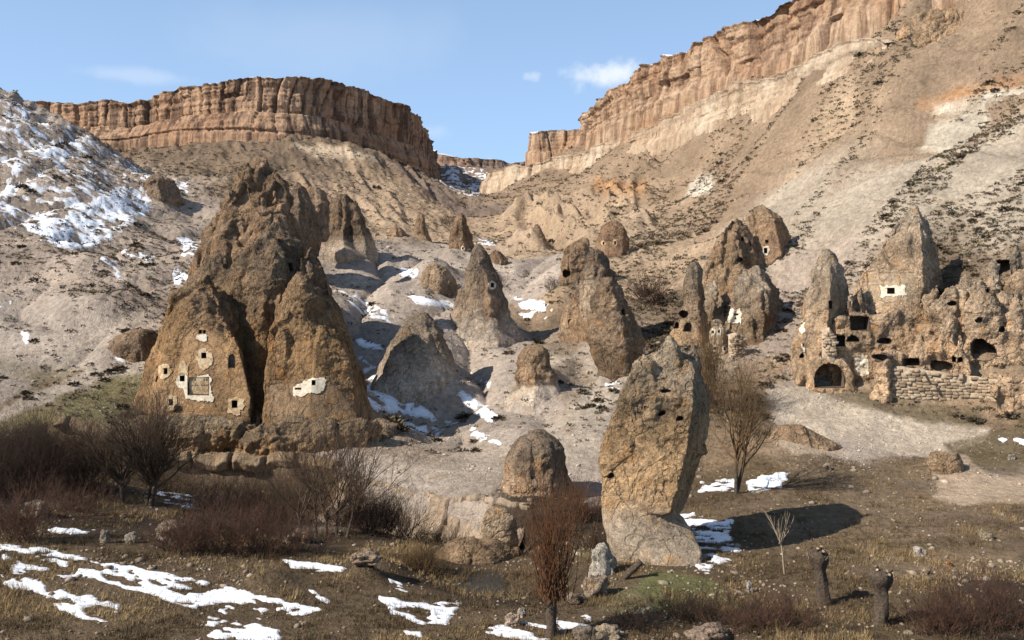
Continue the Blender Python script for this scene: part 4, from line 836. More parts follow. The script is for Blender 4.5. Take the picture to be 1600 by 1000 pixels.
carve(c3, [(885, 434, 11, 13, 2.5, 'cave'), (908, 446, 7, 16, 2.0, 'cave')], 'cave')
rock('rock_cone', 'taller rear cone of the leaning pair right of centre', [loft([(389, 924, 938), (398, 914, 948), (420, 906, 958), (450, 898, 964), (480, 894, 972), (510, 890, 980), (545, 880, 990)], 138, 0.7)], voxel=0.25, amp=0.6, col=(0.35, 0.25, 0.165), top=(0.25, 0.18, 0.125), flute=0.5, seed=16.0, carved=(([(905, 430), (935, 430), (925, 500), (905, 500)], (0.44, 0.33, 0.225)),))
ro = rock('rock_outcrop', 'small block with a dark cave mouth at the foot of the leaning pair', [loft([(468, 888, 902), (480, 880, 914), (500, 876, 918), (525, 872, 920)], 146, 0.9)], voxel=0.22, amp=0.4, col=(0.36, 0.275, 0.195), seed=18.2, cat='rock outcrop')
carve(ro, [(897, 512, 18, 14, 2.5, 'cave')], 'cave')
fr = rock('rock_cone', 'shorter dark front cone of the leaning pair right of centre', [loft([(434, 945, 958), (446, 934, 970), (470, 924, 984), (500, 918, 996), (530, 916, 1003), (555, 922, 1007), (575, 932, 1006), (595, 938, 1006), (620, 930, 1012)], 127, 0.7)], voxel=0.22, amp=0.6, col=(0.265, 0.20, 0.14), flute=0.4, clasts=0.5, seed=17.5)
carve(fr, [(975, 494, 8, 12, 2.0, 'cave')], 'cave')
# --- the leaning rock in the foreground and its pale foot
lean = rock('leaning_rock', 'large tan rock slab leaning right over its pale sloping stone foot', [
    hull([(942, 700, 63.5), (945, 768, 62.6), (972, 608, 64.5), (1000, 562, 65), (1036, 545, 65.6), (1066, 540, 66.3), (1086, 556, 67), (1086, 575, 64.2), (1084, 640, 62.4), (1076, 700, 61.5), (1048, 802, 60.5), (1036, 806, 60.6), (1110, 612, 68.5), (1113, 642, 68), (1104, 700, 68), (1080, 772, 67), (1068, 800, 66),
          (960, 650, 69), (1000, 562, 69), (1050, 538, 70), (945, 755, 67), (1000, 805, 66), (1000, 795, 61.4), (955, 785, 62)]),
    loft([(524, 1040, 1050), (536, 1030, 1062), (560, 1022, 1072), (620, 1010, 1080)], 65, 0.45, facets=5), loft([(552, 1000, 1010), (570, 988, 1030), (620, 972, 1040), (660, 962, 1040)], 64.2, 0.3), loft([(538, 1076, 1088), (556, 1070, 1098), (600, 1066, 1106), (640, 1064, 1108)], 66, 0.5),
    loft([(620, 985, 1075), (630, 978, 1084), (645, 980, 1080), (655, 990, 1070)], 62.9, 0.12), loft([(690, 950, 1000), (720, 944, 1010), (770, 946, 1010)], 63, 0.3),
    hull([(943, 768, 62.8), (943, 818, 61.6), (1000, 776, 62), (1060, 802, 62.2), (958, 840, 60), (1000, 864, 59.3), (1058, 894, 58.4), (1092, 900, 58.4), (1097, 862, 60), (1100, 884, 61), (1066, 806, 63.5), (1084, 832, 61.5), (943, 772, 66), (1062, 806, 67), (1098, 872, 64), (1092, 925, 58.4), (1050, 925, 58.4), (960, 880, 60.5), (960, 880, 66)])],
    voxel=0.14, amp=0.52, col=(0.38, 0.27, 0.16), top=(0.40, 0.30, 0.20), skirt=(765, 835, (0.47, 0.36, 0.25)), flute=-0.3, clasts=0.4, low=0.6, seed=20.4, cat='rock')
carve(lean, [(1034, 650, 12, 8, .9, 'cave'), (1062, 658, 11, 8, 1.0, 'cave'), (1040, 614, 15, 6, .7, 'cave'), (955, 748, 9, 9, .7, 'cave'), (1008, 640, 8, 6, .6, 'cave')], 'pit')
rock('rock_boulder', 'round brown-capped boulder mound left of the leaning rock', [loft([(673, 828, 852), (680, 812, 868), (695, 797, 880), (712, 790, 888), (725, 788, 890), (745, 784, 894), (760, 780, 898)], 85, 0.85, irr=0.14, facets=0)], voxel=0.16, amp=0.4, col=(0.35, 0.265, 0.185), top=(0.27, 0.20, 0.14), clasts=0.5, seed=24.8, cat='rock')
# --- right-hand cluster
ca = rock('rock_cone', 'hollowed tall rock with brick-red inner wall and a white-framed window, high right of centre', [
    hull([(1176, 322, 158), (1192, 317, 158), (1204, 328, 158), (1164, 345, 157), (1222, 338, 160), (1238, 365, 161), (1242, 385, 161), (1160, 395, 155), (1210, 345, 154.5), (1222, 400, 153), (1175, 430, 153), (1230, 425, 157), (1240, 440, 165), (1160, 440, 165)]),
    hull([(1138, 342, 153), (1152, 340, 153), (1128, 356, 152), (1166, 352, 154), (1178, 372, 154), (1112, 390, 150), (1100, 430, 147), (1085, 500, 143), (1160, 390, 148), (1172, 440, 145), (1150, 500, 141), (1190, 500, 150), (1190, 540, 158), (1080, 540, 150)])], voxel=0.25, amp=0.75, col=(0.35, 0.26, 0.175), flute=0.6, seed=26.1,
    carved=(([(1180, 340), (1222, 340), (1232, 380), (1222, 412), (1185, 410), (1176, 375)], (0.32, 0.195, 0.115)),))
coat(ca, 'whitewash', blob(1197, 391, 6.5, 8, sd=4), M_WHITE, holes=((1196, 396, 5, 8),), step=.8, jag=.6)
carve(ca, [(1196, 396, 5, 8, 1.6, 'arch'), (1198, 379, 4, 4, 1.4, 'rect'), (1172, 383, 4, 7, 1.6, 'arch'), (1160, 376, 4, 6, 1.6, 'arch'), (1157, 410, 6, 8, 2, 'cave')])
cb = rock('rock_spire', 'slim tan pillar with cave openings left of the hollowed tall rock', [loft([(408, 1078, 1092), (420, 1070, 1100), (450, 1066, 1106), (480, 1062, 1106), (510, 1052, 1112), (545, 1046, 1120), (590, 1040, 1135)], 136, 0.8)], voxel=0.22, amp=0.5, col=(0.40, 0.30, 0.20), top=(0.27, 0.2, 0.14), seed=27.7, cat='rock spire')
carve(cb, [(1068, 498, 18, 14, 2.5, 'cave'), (1057, 513, 8, 10, 2, 'arch'), (1073, 518, 15, 14, 2, 'arch')], 'cave')
cc = rock('rock_cone', 'grey-brown rock with white pigeon-hole panels between pillar and ruins', [
    hull([(1162, 418, 138), (1185, 413, 138), (1200, 424, 138), (1150, 440, 136), (1222, 450, 139), (1226, 475, 139), (1198, 450, 132.5), (1140, 490, 132), (1195, 540, 129.5), (1130, 560, 129), (1180, 600, 128), (1228, 560, 137), (1235, 620, 140), (1110, 620, 132), (1120, 600, 142), (1225, 500, 146)]),
    hull([(1104, 440, 143), (1118, 436, 143), (1090, 480, 141), (1130, 470, 140), (1070, 540, 138), (1140, 540, 134), (1060, 620, 136), (1150, 620, 132), (1100, 620, 146)]),
    loft([(500, 1112, 1135), (520, 1106, 1140), (550, 1104, 1142), (585, 1106, 1142), (610, 1105, 1145)], 130, 0.7)], voxel=0.22, amp=0.65, col=(0.36, 0.275, 0.19), top=(0.40, 0.31, 0.22), flute=0.6, seed=28.9,
    carved=(([(1108, 505), (1142, 505), (1142, 590), (1108, 590)], (0.43, 0.32, 0.21)),))
coat(cc, 'whitewash', [(1138, 484), (1158, 481), (1159, 505), (1144, 506), (1134, 503)], M_WHITE, holes=((1148, 493, 2.6, 2.6), (1152, 493, 2.6, 2.6), (1149, 499, 2.6, 2.6)), step=.8)
for x, y in ((1114, 519), (1123, 518), (1117, 544), (1132, 545)): coat(cc, 'whitewash', blob(x, y, 4.5, 6.5, sd=x), M_WHITE, holes=((x, y + 2, 2.8, 4),), step=.8, jag=.5)
carve(cc, [(1148, 493, 2.2, 2.4, 1, 'rect'), (1152, 493, 2.2, 2.4, 1, 'rect'), (1149, 499, 2.2, 2.4, 1, 'rect'), (1114, 521, 3, 4, 1.2, 'arch'), (1123, 520, 3, 4, 1.2, 'arch'), (1117, 546, 3, 4, 1.2, 'arch'), (1132, 547, 3, 4, 1.2, 'arch'), (1141, 568, 5, 8, 1.5, 'arch')])
rw = rock('rock_cone', 'tan pillar with two white plaster strips at the left end of the ruins', [
    hull([(1286, 389, 121), (1297, 388, 121), (1312, 412, 122), (1276, 402, 121), (1262, 445, 120), (1302, 430, 118), (1328, 450, 123), (1320, 500, 122), (1246, 505, 119), (1236, 560, 118), (1290, 540, 116.5), (1245, 605, 117), (1310, 560, 124), (1300, 620, 124), (1240, 620, 124)]),
    loft([(388, 1284, 1296), (398, 1276, 1310), (420, 1268, 1322), (450, 1260, 1328), (480, 1252, 1324), (505, 1246, 1318), (530, 1238, 1302), (555, 1235, 1292), (575, 1238, 1288), (602, 1250, 1300), (620, 1250, 1310)], 121, 0.75),
    loft([(558, 1268, 1322), (572, 1262, 1332), (600, 1256, 1340), (622, 1256, 1340)], 117.5, 0.6, sup=2.6)], voxel=0.2, amp=0.5, col=(0.50, 0.375, 0.255), top=(0.42, 0.32, 0.225), flute=0.5, seed=31.4)
coat(rw, 'whitewash', [(1249, 502), (1256, 499), (1258, 518), (1252, 524), (1248, 516)], M_WHITE, step=.8, holes=((1253, 507, 2.4, 2.6),))
coat(rw, 'whitewash', [(1252, 532), (1257, 530), (1258, 550), (1253, 552)], M_WHITE, step=.8, holes=((1255, 541, 2.4, 4),))
carve(rw, [(1253, 507, 2, 2.4, 1, 'rect'), (1255, 541, 2, 3.6, 1, 'arch'), (1253, 560, 6, 8, 2, 'cave'), (1298, 482, 8, 12, 1.8, 'rect')])
carve(rw, [(1297, 606, 46, 38, 5.5, 'arch'), ], 'cave')
rx = rock('rock_cone', 'tall sharp-crested tan rock above the ruins with a white-framed square window', [
    hull([(1426, 317, 129), (1434, 320, 129), (1402, 347, 128), (1440, 345, 127), (1373, 394, 126.5), (1356, 425, 126), (1332, 450, 125.5), (1325, 500, 124.5), (1446, 400, 124.5), (1440, 470, 122.5), (1380, 500, 121.5), (1440, 545, 121.5), (1320, 545, 124), (1472, 430, 132), (1478, 500, 133), (1340, 520, 134), (1450, 352, 132)]),
    loft([(335, 1440, 1448), (360, 1440, 1460), (400, 1445, 1472), (440, 1450, 1478), (480, 1440, 1480)], 131, 0.7)], voxel=0.22, amp=0.6, col=(0.52, 0.39, 0.27), top=(0.47, 0.355, 0.245), flute=0.4, seed=33.0,
    carved=(([(1350, 420), (1430, 415), (1438, 478), (1355, 480)], (0.45, 0.335, 0.22)),))
coat(rx, 'whitewash', [(1374, 447), (1416, 445), (1416, 462), (1398, 464), (1374, 465)], M_WHITE, step=.8, holes=((1392, 459, 11, 9),))
carve(rx, [(1392, 459, 11, 9, 1.4, 'rect')] + [(1368 + 6.5 * k, 491, 3, 2.5, 0.7, 'rect') for k in range(8)])
rm = rock('rock_mass', 'broad broken rock mass of ruined cave rooms along the right side', [
    loft([(488, 1300, 1440), (500, 1292, 1450), (545, 1288, 1460), (580, 1290, 1470), (620, 1290, 1480)], 119.5, 0.3, sup=3),
    loft([(440, 1500, 1560), (455, 1475, 1600), (490, 1450, 1640), (530, 1440, 1650), (570, 1430, 1650), (600, 1425, 1650), (640, 1425, 1650)], 117, 0.18, sup=2.8),
    hull([(1445, 470, 124), (1510, 440, 125), (1570, 425, 126), (1640, 410, 126), (1640, 560, 112.5), (1560, 560, 114), (1480, 560, 115.5), (1430, 560, 117), (1430, 620, 117), (1640, 640, 111), (1440, 620, 128), (1640, 620, 128)]),
    hull([(1300, 500, 123), (1360, 482, 124), (1440, 482, 124), (1450, 560, 117), (1380, 560, 117), (1300, 560, 118), (1300, 620, 118), (1450, 620, 116.5), (1300, 620, 128), (1450, 620, 128)]),
    loft([(505, 1275, 1330), (520, 1265, 1360), (560, 1262, 1390), (620, 1262, 1400)], 121.5, 0.35, sup=2.8),
    loft([(462, 1440, 1480), (478, 1430, 1500), (520, 1420, 1520), (600, 1400, 1540)], 121, 0.35, sup=2.6),
    loft([(500, 1395, 1420), (512, 1385, 1440), (545, 1378, 1450), (600, 1376, 1460)], 118, 0.4, sup=2.6),
    loft([(448, 1528, 1548), (460, 1515, 1565), (500, 1505, 1580), (560, 1500, 1590)], 115, 0.5),
    loft([(500, 1470, 1486), (512, 1460, 1498), (540, 1452, 1505), (590, 1450, 1510)], 114.5, 0.5),
    loft([(446, 1342, 1349), (460, 1335, 1357), (491, 1327, 1367), (556, 1319, 1377)], 122, 0.7, facets=5), loft([(440, 1459, 1466), (454, 1452, 1474), (485, 1444, 1484), (550, 1436, 1494)], 121, 0.7, facets=5), loft([(428, 1505, 1512), (442, 1498, 1520), (473, 1490, 1530), (538, 1482, 1540)], 120, 0.7, facets=5), loft([(402, 1549, 1556), (416, 1542, 1564), (447, 1534, 1574), (512, 1526, 1584)], 122, 0.7, facets=5), loft([(384, 1585, 1592), (398, 1578, 1600), (429, 1570, 1610), (494, 1562, 1620)], 123, 0.7, facets=5), loft([(470, 1322, 1329), (484, 1315, 1337), (515, 1307, 1347), (580, 1299, 1357)], 119.5, 0.7, facets=5), loft([(486, 1477, 1484), (500, 1470, 1492), (531, 1462, 1502), (596, 1454, 1512)], 115.5, 0.7, facets=5), loft([(480, 1549, 1556), (494, 1542, 1564), (525, 1534, 1574), (590, 1526, 1584)], 114.5, 0.7, facets=5), loft([(455, 1585, 1592), (469, 1578, 1600), (500, 1570, 1610), (565, 1562, 1620)], 114, 0.7, facets=5), loft([(484, 1403, 1410), (498, 1396, 1418), (529, 1388, 1428), (594, 1380, 1438)], 119, 0.7, facets=5), loft([(520, 1437, 1444), (534, 1430, 1452), (565, 1422, 1462), (630, 1414, 1472)], 115.5, 0.7, facets=5), loft([(520, 1497, 1504), (534, 1490, 1512), (565, 1482, 1522), (630, 1474, 1532)], 112.5, 0.7, facets=5),
    loft([(396, 1568, 1620), (410, 1540, 1640), (440, 1530, 1650), (500, 1520, 1650)], 126, 0.3, sup=2.8),
    loft([(560, 1372, 1384), (575, 1366, 1392), (625, 1362, 1396)], 113.6, 0.9), loft([(588, 1545, 1575), (605, 1538, 1590), (660, 1530, 1600)], 109.5, 0.8),
    loft([(545, 1385, 1430), (560, 1378, 1480), (585, 1376, 1500), (620, 1376, 1500)], 115.5, 0.25, sup=3),
    loft([(588, 1560, 1640), (600, 1545, 1650), (640, 1548, 1650), (680, 1550, 1650)], 107, 0.35, sup=3)], voxel=0.24, amp=0.95, col=(0.51, 0.385, 0.265), top=(0.45, 0.34, 0.235), flute=0.3, seed=35.5, low=0.9, cat='rock mass')
carve(rm, [(1344, 516, 31, 22, 3, 'rect'), (1312, 541, 16, 17, 2.4, 'rect'), (1332, 534, 18, 10, 2.4, 'arch'), (1382, 538, 20, 10, 2, 'cave'), (1425, 571, 22, 11, 3, 'rect'), (1470, 581, 28, 18, 3, 'cave'), (1535, 566, 34, 36, 4, 'cave'), (1372, 566, 24, 14, 2, 'cave'),
           (1488, 478, 12, 8, 2, 'cave'), (1545, 458, 9, 8, 2, 'cave'), (1501, 566, 7, 8, 2, 'arch'), (1566, 520, 9, 10, 1.5, 'cave'), (1572, 432, 34, 26, 4, 'rect'), (1490, 566, 7, 9, 2, 'arch'), (1530, 505, 10, 9, 1, 'cave')], 'cave')
coat(rm, 'whitewash', [(1333, 557), (1357, 554), (1358, 586), (1340, 589), (1334, 580)], M_WHITE, step=1)
rock('rock_outcrop', 'small dark pinnacle on the slope right of the sharp-crested rock', [loft([(341, 1480, 1488), (352, 1474, 1497), (368, 1468, 1502), (385, 1464, 1508)], 146, 0.8), loft([(368, 1500, 1515), (378, 1496, 1528), (390, 1490, 1532)], 147, 0.8)], voxel=0.25, amp=0.5, col=(0.34, 0.255, 0.18), seed=36.6, cat='rock outcrop')
rock('rock_outcrop', 'tan ledge rocks above the hollowed rooms at the right edge', [loft([(420, 1590, 1640), (440, 1570, 1650), (470, 1560, 1650)], 121, 0.4)], voxel=0.25, amp=0.6, col=(0.38, 0.29, 0.2), seed=37.9, cat='rock outcrop')
# --- smaller outcrops
rock('rock_outcrop', 'rugged brown knob beside the snow field on the left hillside', [loft([(272, 238, 252), (280, 226, 268), (295, 216, 278), (312, 212, 284)], 228, 0.8)], voxel=0.35, amp=0.8, col=(0.32, 0.245, 0.18), seed=38.3, cat='rock outcrop')
rock('rock_outcrop', 'dark cut bank rock beside the snowy hollow left of the huge cone', [loft([(516, 205, 240), (524, 185, 255), (545, 165, 258), (572, 155, 250), (585, 150, 250)], 121, 0.5)], voxel=0.2, amp=0.5, col=(0.22, 0.165, 0.12), seed=39.6, cat='rock outcrop')
rock('rock_outcrop', 'rough lichen-covered outcrop right of the huge cone foot', [loft([(655, 585, 605), (665, 570, 625), (685, 560, 632), (710, 555, 640), (725, 550, 640)], 104, 0.7)], voxel=0.2, amp=0.55, col=(0.30, 0.235, 0.17), seed=41.1, cat='rock outcrop')
rock('rock_ledge', 'ochre rock ledge under the right front of the huge cone', [loft([(655, 440, 590), (668, 400, 600), (685, 380, 590), (705, 370, 570), (720, 370, 560)], 100.5, 0.22, sup=2.6)], voxel=0.18, amp=1.3, low=1.0, clasts=0.5, col=(0.36, 0.23, 0.115), top=(0.30, 0.21, 0.13), seed=42.2, cat='rock outcrop')
rock('rock_ledge', 'ochre rock ledge with a dark doorway step below the left carved face', [loft([(650, 215, 340), (662, 200, 400), (685, 195, 410), (708, 200, 400)], 101, 0.2, sup=2.6)], voxel=0.18, amp=1.2, low=1.0, clasts=0.5, col=(0.34, 0.23, 0.125), top=(0.33, 0.24, 0.15), seed=43.2, cat='rock outcrop')
rock('rock_outcrop', 'pale layered stone block in the creek bank behind the red willow', [loft([(795, 762, 790), (805, 753, 806), (830, 752, 808), (850, 750, 812)], 74.5, 0.5, sup=3)], voxel=0.14, amp=0.5, low=1.0, col=(0.46, 0.37, 0.265), seed=44.4, cat='rock outcrop')
rock('rock_outcrop', 'crumbly pale earth mound at the water edge left of the red willow', [loft([(845, 700, 780), (858, 680, 810), (880, 670, 830), (905, 660, 835)], 66, 0.5)], voxel=0.14, amp=0.6, col=(0.27, 0.2, 0.135), low=1.0, seed=45.4, cat='earth mound')
rock('rock_outcrop', 'pale rounded ledge stones at the edge of the bare shelf on the right', [loft([(708, 1452, 1500), (716, 1444, 1510), (735, 1446, 1515), (760, 1455, 1520), (785, 1458, 1530)], 89, 0.5)], voxel=0.16, amp=0.5, col=(0.44, 0.33, 0.225), seed=46.8, cat='rock outcrop')
rock('rock_outcrop', 'eroded tan shelf edge with a dark hollow below the bare shelf', [loft([(665, 1215, 1260), (680, 1205, 1290), (700, 1200, 1315), (715, 1200, 1320)], 99, 0.4)], voxel=0.16, amp=0.45, col=(0.42, 0.31, 0.21), seed=47.9, cat='rock outcrop')
rock('rock_outcrop', 'pale smooth sloping outcrop near the upper right corner', [loft([(14, 1450, 1500), (26, 1425, 1560), (45, 1405, 1610), (66, 1396, 1600), (84, 1392, 1540), (96, 1392, 1500)], 203, 0.2, sup=2.4, horns=1)], voxel=0.4, amp=0.9, col=(0.43, 0.32, 0.215), seed=51.0, cat='rock outcrop')
#__PART4__
# ------------------------------------------------------------------ masonry
def stone_mesh(w, d, h, col, sd):
    r = np.random.default_rng(sd); b = 0.09 * min(w, h)
    c = []
    for z in (-h / 2, h / 2):
        for sx_, sy_ in ((-1, -1), (1, -1), (1, 1), (-1, 1)): c.append((sx_ * w / 2, sy_ * d / 2, z))
    c = np.array(c) + r.normal(0, 0.07, (8, 3)) * np.array([w, d * .6, h])
    f = np.array(c[[0, 1, 5, 4]]); fr = f * 0.93 + f.mean(0) * 0.07 + np.array([0, -b * 0.9, 0])     # proud, chamfered face
    co = np.concatenate([c, fr])
    fa = np.array([(3, 2, 1, 0), (4, 5, 6, 7), (1, 2, 6, 5), (2, 3, 7, 6), (3, 0, 4, 7), (8, 9, 10, 11), (0, 1, 9, 8), (1, 5, 10, 9), (5, 4, 11, 10), (4, 0, 8, 11)])
    me = mesh_np('stone', co, fa); set_col(me, col); me.materials.append(M_STONE); return me
def masonry(name, label, pts, sw, shh, limit=290, core=True, seed=5):
    """pts: (column, top row, foot row, distance) along the wall"""
    P3 = np.array([[*W(px, yt, Y), (HY - yb) / F * Y] for px, yt, yb, Y in pts]); r = np.random.default_rng(seed)
    s = np.concatenate([[0], np.cumsum(np.hypot(np.diff(P3[:, 0]), np.diff(P3[:, 1])))])
    at = lambda q_: [float(np.interp(q_, s, P3[:, k])) for k in range(4)]
    root = bpy.data.objects.new(name, None); COL.objects.link(root); x, y, zt, zb = at(s[-1] / 2); root.location = (x, y, zb)
    root['label'] = label; root['category'] = 'stone wall'
    n = 40; qs = np.linspace(0, s[-1], n); g = []
    for q_ in qs:
        x, y, zt, zb = at(q_); g += [(x, y, zb - 1), (x, y, zt + 0.1 * math.sin(q_ * 3)), (x, y + 1.2, zt), ]
    b = np.arange(n - 1) * 3; me = mesh_np('wall_core', np.array(g), np.concatenate([np.stack([b, b + 3, b + 4, b + 1], 1), np.stack([b + 1, b + 4, b + 5, b + 2], 1)]))
    set_col(me, (0.36, 0.275, 0.19)); obj('wall_core', me, M_STONE, parent=root)
    tmpl = [stone_mesh(sw * ww, 0.35, shh * 0.9, np.array([(0.35, 0.265, 0.178), (0.31, 0.225, 0.148), (0.38, 0.295, 0.205), (0.26, 0.187, 0.123)][k % 4]) * r.uniform(.85, 1.1), k) for k, ww in enumerate([0.7, 0.85, 0.95, 1.1, 1.25, 0.9, 1.0, 1.15])]
    wid = [0.7, 0.85, 0.95, 1.1, 1.25, 0.9, 1.0, 1.15]; cnt = 0
    zmin, zmax = P3[:, 3].min(), P3[:, 2].max(); z = zmin - 0.2
    while z < zmax:
        q_ = r.uniform(0, sw)
        while q_ < s[-1] and cnt < limit:
            k = int(r.integers(8)); w = sw * wid[k]; x, y, zt, zb = at(q_ + w / 2)
            if zb - 0.3 < z < zt - shh * 0.6 - r.uniform(0, 0.35) and r.random() > 0.08:
                o = bpy.data.objects.new('stone', tmpl[k]); COL.objects.link(o); o.parent = root
                x2, y2, _, _ = at(q_ + w / 2 + 0.2); o.rotation_euler = (0, r.normal(0, .05), math.atan2(y2 - y, x2 - x))
                o.location = Vector((x, y - 0.02 + r.normal(0, 0.06), z + shh / 2 + r.normal(0, .04))) - root.location; cnt += 1
            q_ += w * 1.02
        z += shh * r.uniform(.9, 1.02)
    return root
mw = masonry('stone_wall', 'long tan coursed stone wall closing the foot of the ruins', [(1376, 592, 618, 114.5), (1386, 578, 622, 114), (1400, 572, 628, 113.4), (1440, 577, 634, 112.4), (1480, 583, 640, 111.4), (1520, 588, 645, 110.4), (1560, 594, 652, 108.5)], 0.72, 0.40)
for px, py, ln, tilt in ((1448, 592, 1.6, 0.5), (1503, 592, 1.3, -0.15)):          # two roof beams leaning on the wall
    x, y, z = W(px, py, 111); c = np.array([x, y - 0.5, z])
    ax = np.array([math.sin(tilt), 0, -math.cos(tilt)]); sd_ = np.array([math.cos(tilt), 0, math.sin(tilt)])
    v, f = prism([(-.12, -ln / 2), (.12, -ln / 2), (.12, ln / 2), (-.12, ln / 2)], c, sd_, -ax, np.array([0, 1.0, 0]), 0, 0.22)
    me = bpy.data.meshes.new('wooden_beam'); me.from_pydata(v.tolist(), [], f); me.update()
    obj('wooden_beam', me, M_BARK, label='short dark wooden beam against the stone wall, ' + ('left one' if px < 1480 else 'right one'), cat='beam')
me = bpy.data.meshes.new('drain_hole'); v, f = prism(outline(.7, .5, 'rect'), np.array(W(1433, 632, 112.2)), np.array([1.0, 0, 0]), np.array([0, 0, 1.0]), np.array([0, 1.0, 0]), -0.15, 0.3); me.from_pydata(v.tolist(), [], f); me.update()
obj('drain_hole', me, M_NICHE, parent=mw)  # solid dark block, its colour stands in for the shade of an opening
masonry('stone_wall', 'small rubble stone patch low on the grey-brown rock with pigeon-hole panels', [(1138, 524, 566, 126.5), (1150, 520, 564, 126), (1162, 524, 558, 126.5)], 0.6, 0.34, seed=8)
masonry('stone_wall', 'broken stone wall between the plaster-strip pillar and cave rooms', [(1284, 518, 552, 116.5), (1296, 512, 552, 116), (1304, 522, 552, 116)], 0.55, 0.36, seed=9)

# ------------------------------------------------------------------ plants: twigs as tapering tubes
def tubes(sets, sides=3):
    vs_, fs, b = [], [], 0
    for P, R in sets:
        N, K = P.shape[:2]
        T = np.gradient(P, axis=1); T /= np.linalg.norm(T, axis=2, keepdims=True) + 1e-9
        ref = np.where(np.abs(T[:, :, 2:3]) > 0.9, np.array([1.0, 0, 0]), np.array([0, 0, 1.0]))
        n1 = np.cross(T, ref); n1 /= np.linalg.norm(n1, axis=2, keepdims=True) + 1e-9; n2 = np.cross(T, n1)
        sd = sides if R.max() < 0.08 else 8
        a = np.arange(sd) * 2 * math.pi / sd
        ring = P[:, :, None, :] + R[:, :, None, None] * (np.cos(a)[None, None, :, None] * n1[:, :, None, :] + np.sin(a)[None, None, :, None] * n2[:, :, None, :])
        idx = (np.arange(N)[:, None, None] * K + np.arange(K - 1)[None, :, None]) * sd + np.arange(sd)[None, None, :]
        idn = (np.arange(N)[:, None, None] * K + np.arange(K - 1)[None, :, None]) * sd + ((np.arange(sd) + 1) % sd)[None, None, :]
        fs.append(np.stack([idx, idn, idn + sd, idx + sd], -1).reshape(-1, 4) + b); vs_.append(ring.reshape(-1, 3)); b += N * K * sd
    return np.concatenate(vs_), np.concatenate(fs)
def grow(p0, d, L, r0, r1, K=5, wob=0.08, up=0.15, r=rng):
    N = len(p0); t = np.linspace(0, 1, K)[None, :, None]; L = np.broadcast_to(L, (N,))[:, None, None]
    d = d / np.linalg.norm(d, axis=1, keepdims=True)
    w = np.cumsum(r.normal(0, wob, (N, K, 3)), 1) * L / K; w[:, 0] = 0
    P = p0[:, None, :] + d[:, None, :] * L * t + w + np.array([0, 0, 1.0]) * up * L * t * t
    R = np.broadcast_to(r0, (N,))[:, None] * (1 - t[:, :, 0]) + np.broadcast_to(r1, (N,))[:, None] * t[:, :, 0]
    return P, R
def twigs(P, R, n, lo, ang, lf, rf, K=4, wob=0.1, up=0.2, r=rng):
    N, KK = P.shape[:2]; i = np.repeat(np.arange(N), n); t = r.uniform(lo, 0.98, len(i)) * (KK - 1); k = np.minimum(t.astype(int), KK - 2); w = (t - k)[:, None]
    p0 = P[i, k] * (1 - w) + P[i, k + 1] * w; tg = P[i, k + 1] - P[i, k]; tg /= np.linalg.norm(tg, axis=1, keepdims=True) + 1e-9
    rd = r.normal(0, 1, (len(i), 3)); rd -= (rd * tg).sum(1, keepdims=True) * tg; rd /= np.linalg.norm(rd, axis=1, keepdims=True) + 1e-9
    Lp = np.linalg.norm(P[:, -1] - P[:, 0], axis=1)[i]
    rr = R[i, k] * rf
    return grow(p0, tg * math.cos(ang) + rd * math.sin(ang), Lp * lf * r.uniform(.6, 1.2, len(i)) * (1.15 - t / KK * .5), rr, rr * 0.35, K, wob, up, r)
def cone_dirs(n, spread, r, tilt=(0, 0)):
    a = r.uniform(0, 2 * math.pi, n); s = spread * np.sqrt(r.random(n))
    return np.stack([np.sin(s) * np.cos(a) + tilt[0], np.sin(s) * np.sin(a) + tilt[1], np.cos(s)], 1)
def plant_empty(name, label, cat, x, y, z, group=None):
    e = bpy.data.objects.new(name, None); COL.objects.link(e); e.location = (x, y, z); e['label'] = label; e['category'] = cat
    if group: e['group'] = group
    return e
def willow(name, label, px, py, Y, top, halfw, trunk_h, trunk_r, n, mat, seed, head=0.35, n2=3, tilt=0.0):
    """pollarded willow: short stout trunk, sheaf of upright rods"""
    r = np.random.default_rng(seed); x = (px - 800) / F * Y; z = float(gz(x, Y)[0]) - 0.1; H = (py - top) / F * Y; wd = halfw / F * Y
    e = plant_empty(name, label, 'tree', x, Y, z)
    P, R = grow(np.array([[x, Y, z]]), np.array([[tilt, 0, 1.0]]), trunk_h, trunk_r * 1.25, trunk_r * .9, 8, 0.05, 0, r)
    R[:, -2:] *= np.array([1.25, 1.1]); R[:, 0] *= 1.25
    v, f = tubes([(P, R)]); nz = fbm(v / 0.16, 2); v = v + (v - np.array([x, Y, 0]) * [1, 1, 0] - v * [0, 0, 1]) * nz[:, None] * 0.25
    me = mesh_np('trunk', v, f); shade(me); obj('trunk', me, M_BARK, parent=e)
    hd = P[0, -1]; p0 = hd + r.normal(0, 1, (n, 3)) * np.array([head, head, head * .6]); L = H - trunk_h
    d = cone_dirs(n, 0.5, r); d[:, 0] *= 1.0
    d[:, :2] *= (wd * 1.15 / (L * 0.5))
    A = grow(p0, d, L * r.uniform(.45, 1.0, n), r.uniform(.018, .042, n), 0.009, 7, 0.15, 0.2, r)
    side = grow(hd + r.normal(0, head, (n // 3, 3)), cone_dirs(n // 3, 1.5, r), L * r.uniform(.12, .45, n // 3), 0.022, 0.007, 5, 0.08, 0.5, r)
    B = twigs(*A, n2, 0.3, 0.35, 0.35, 0.6, 4, 0.08, 0.25, r)
    v, f = tubes([A, side, B]); me = mesh_np('crown', v, f); obj('crown', me, mat, parent=e)
    return e
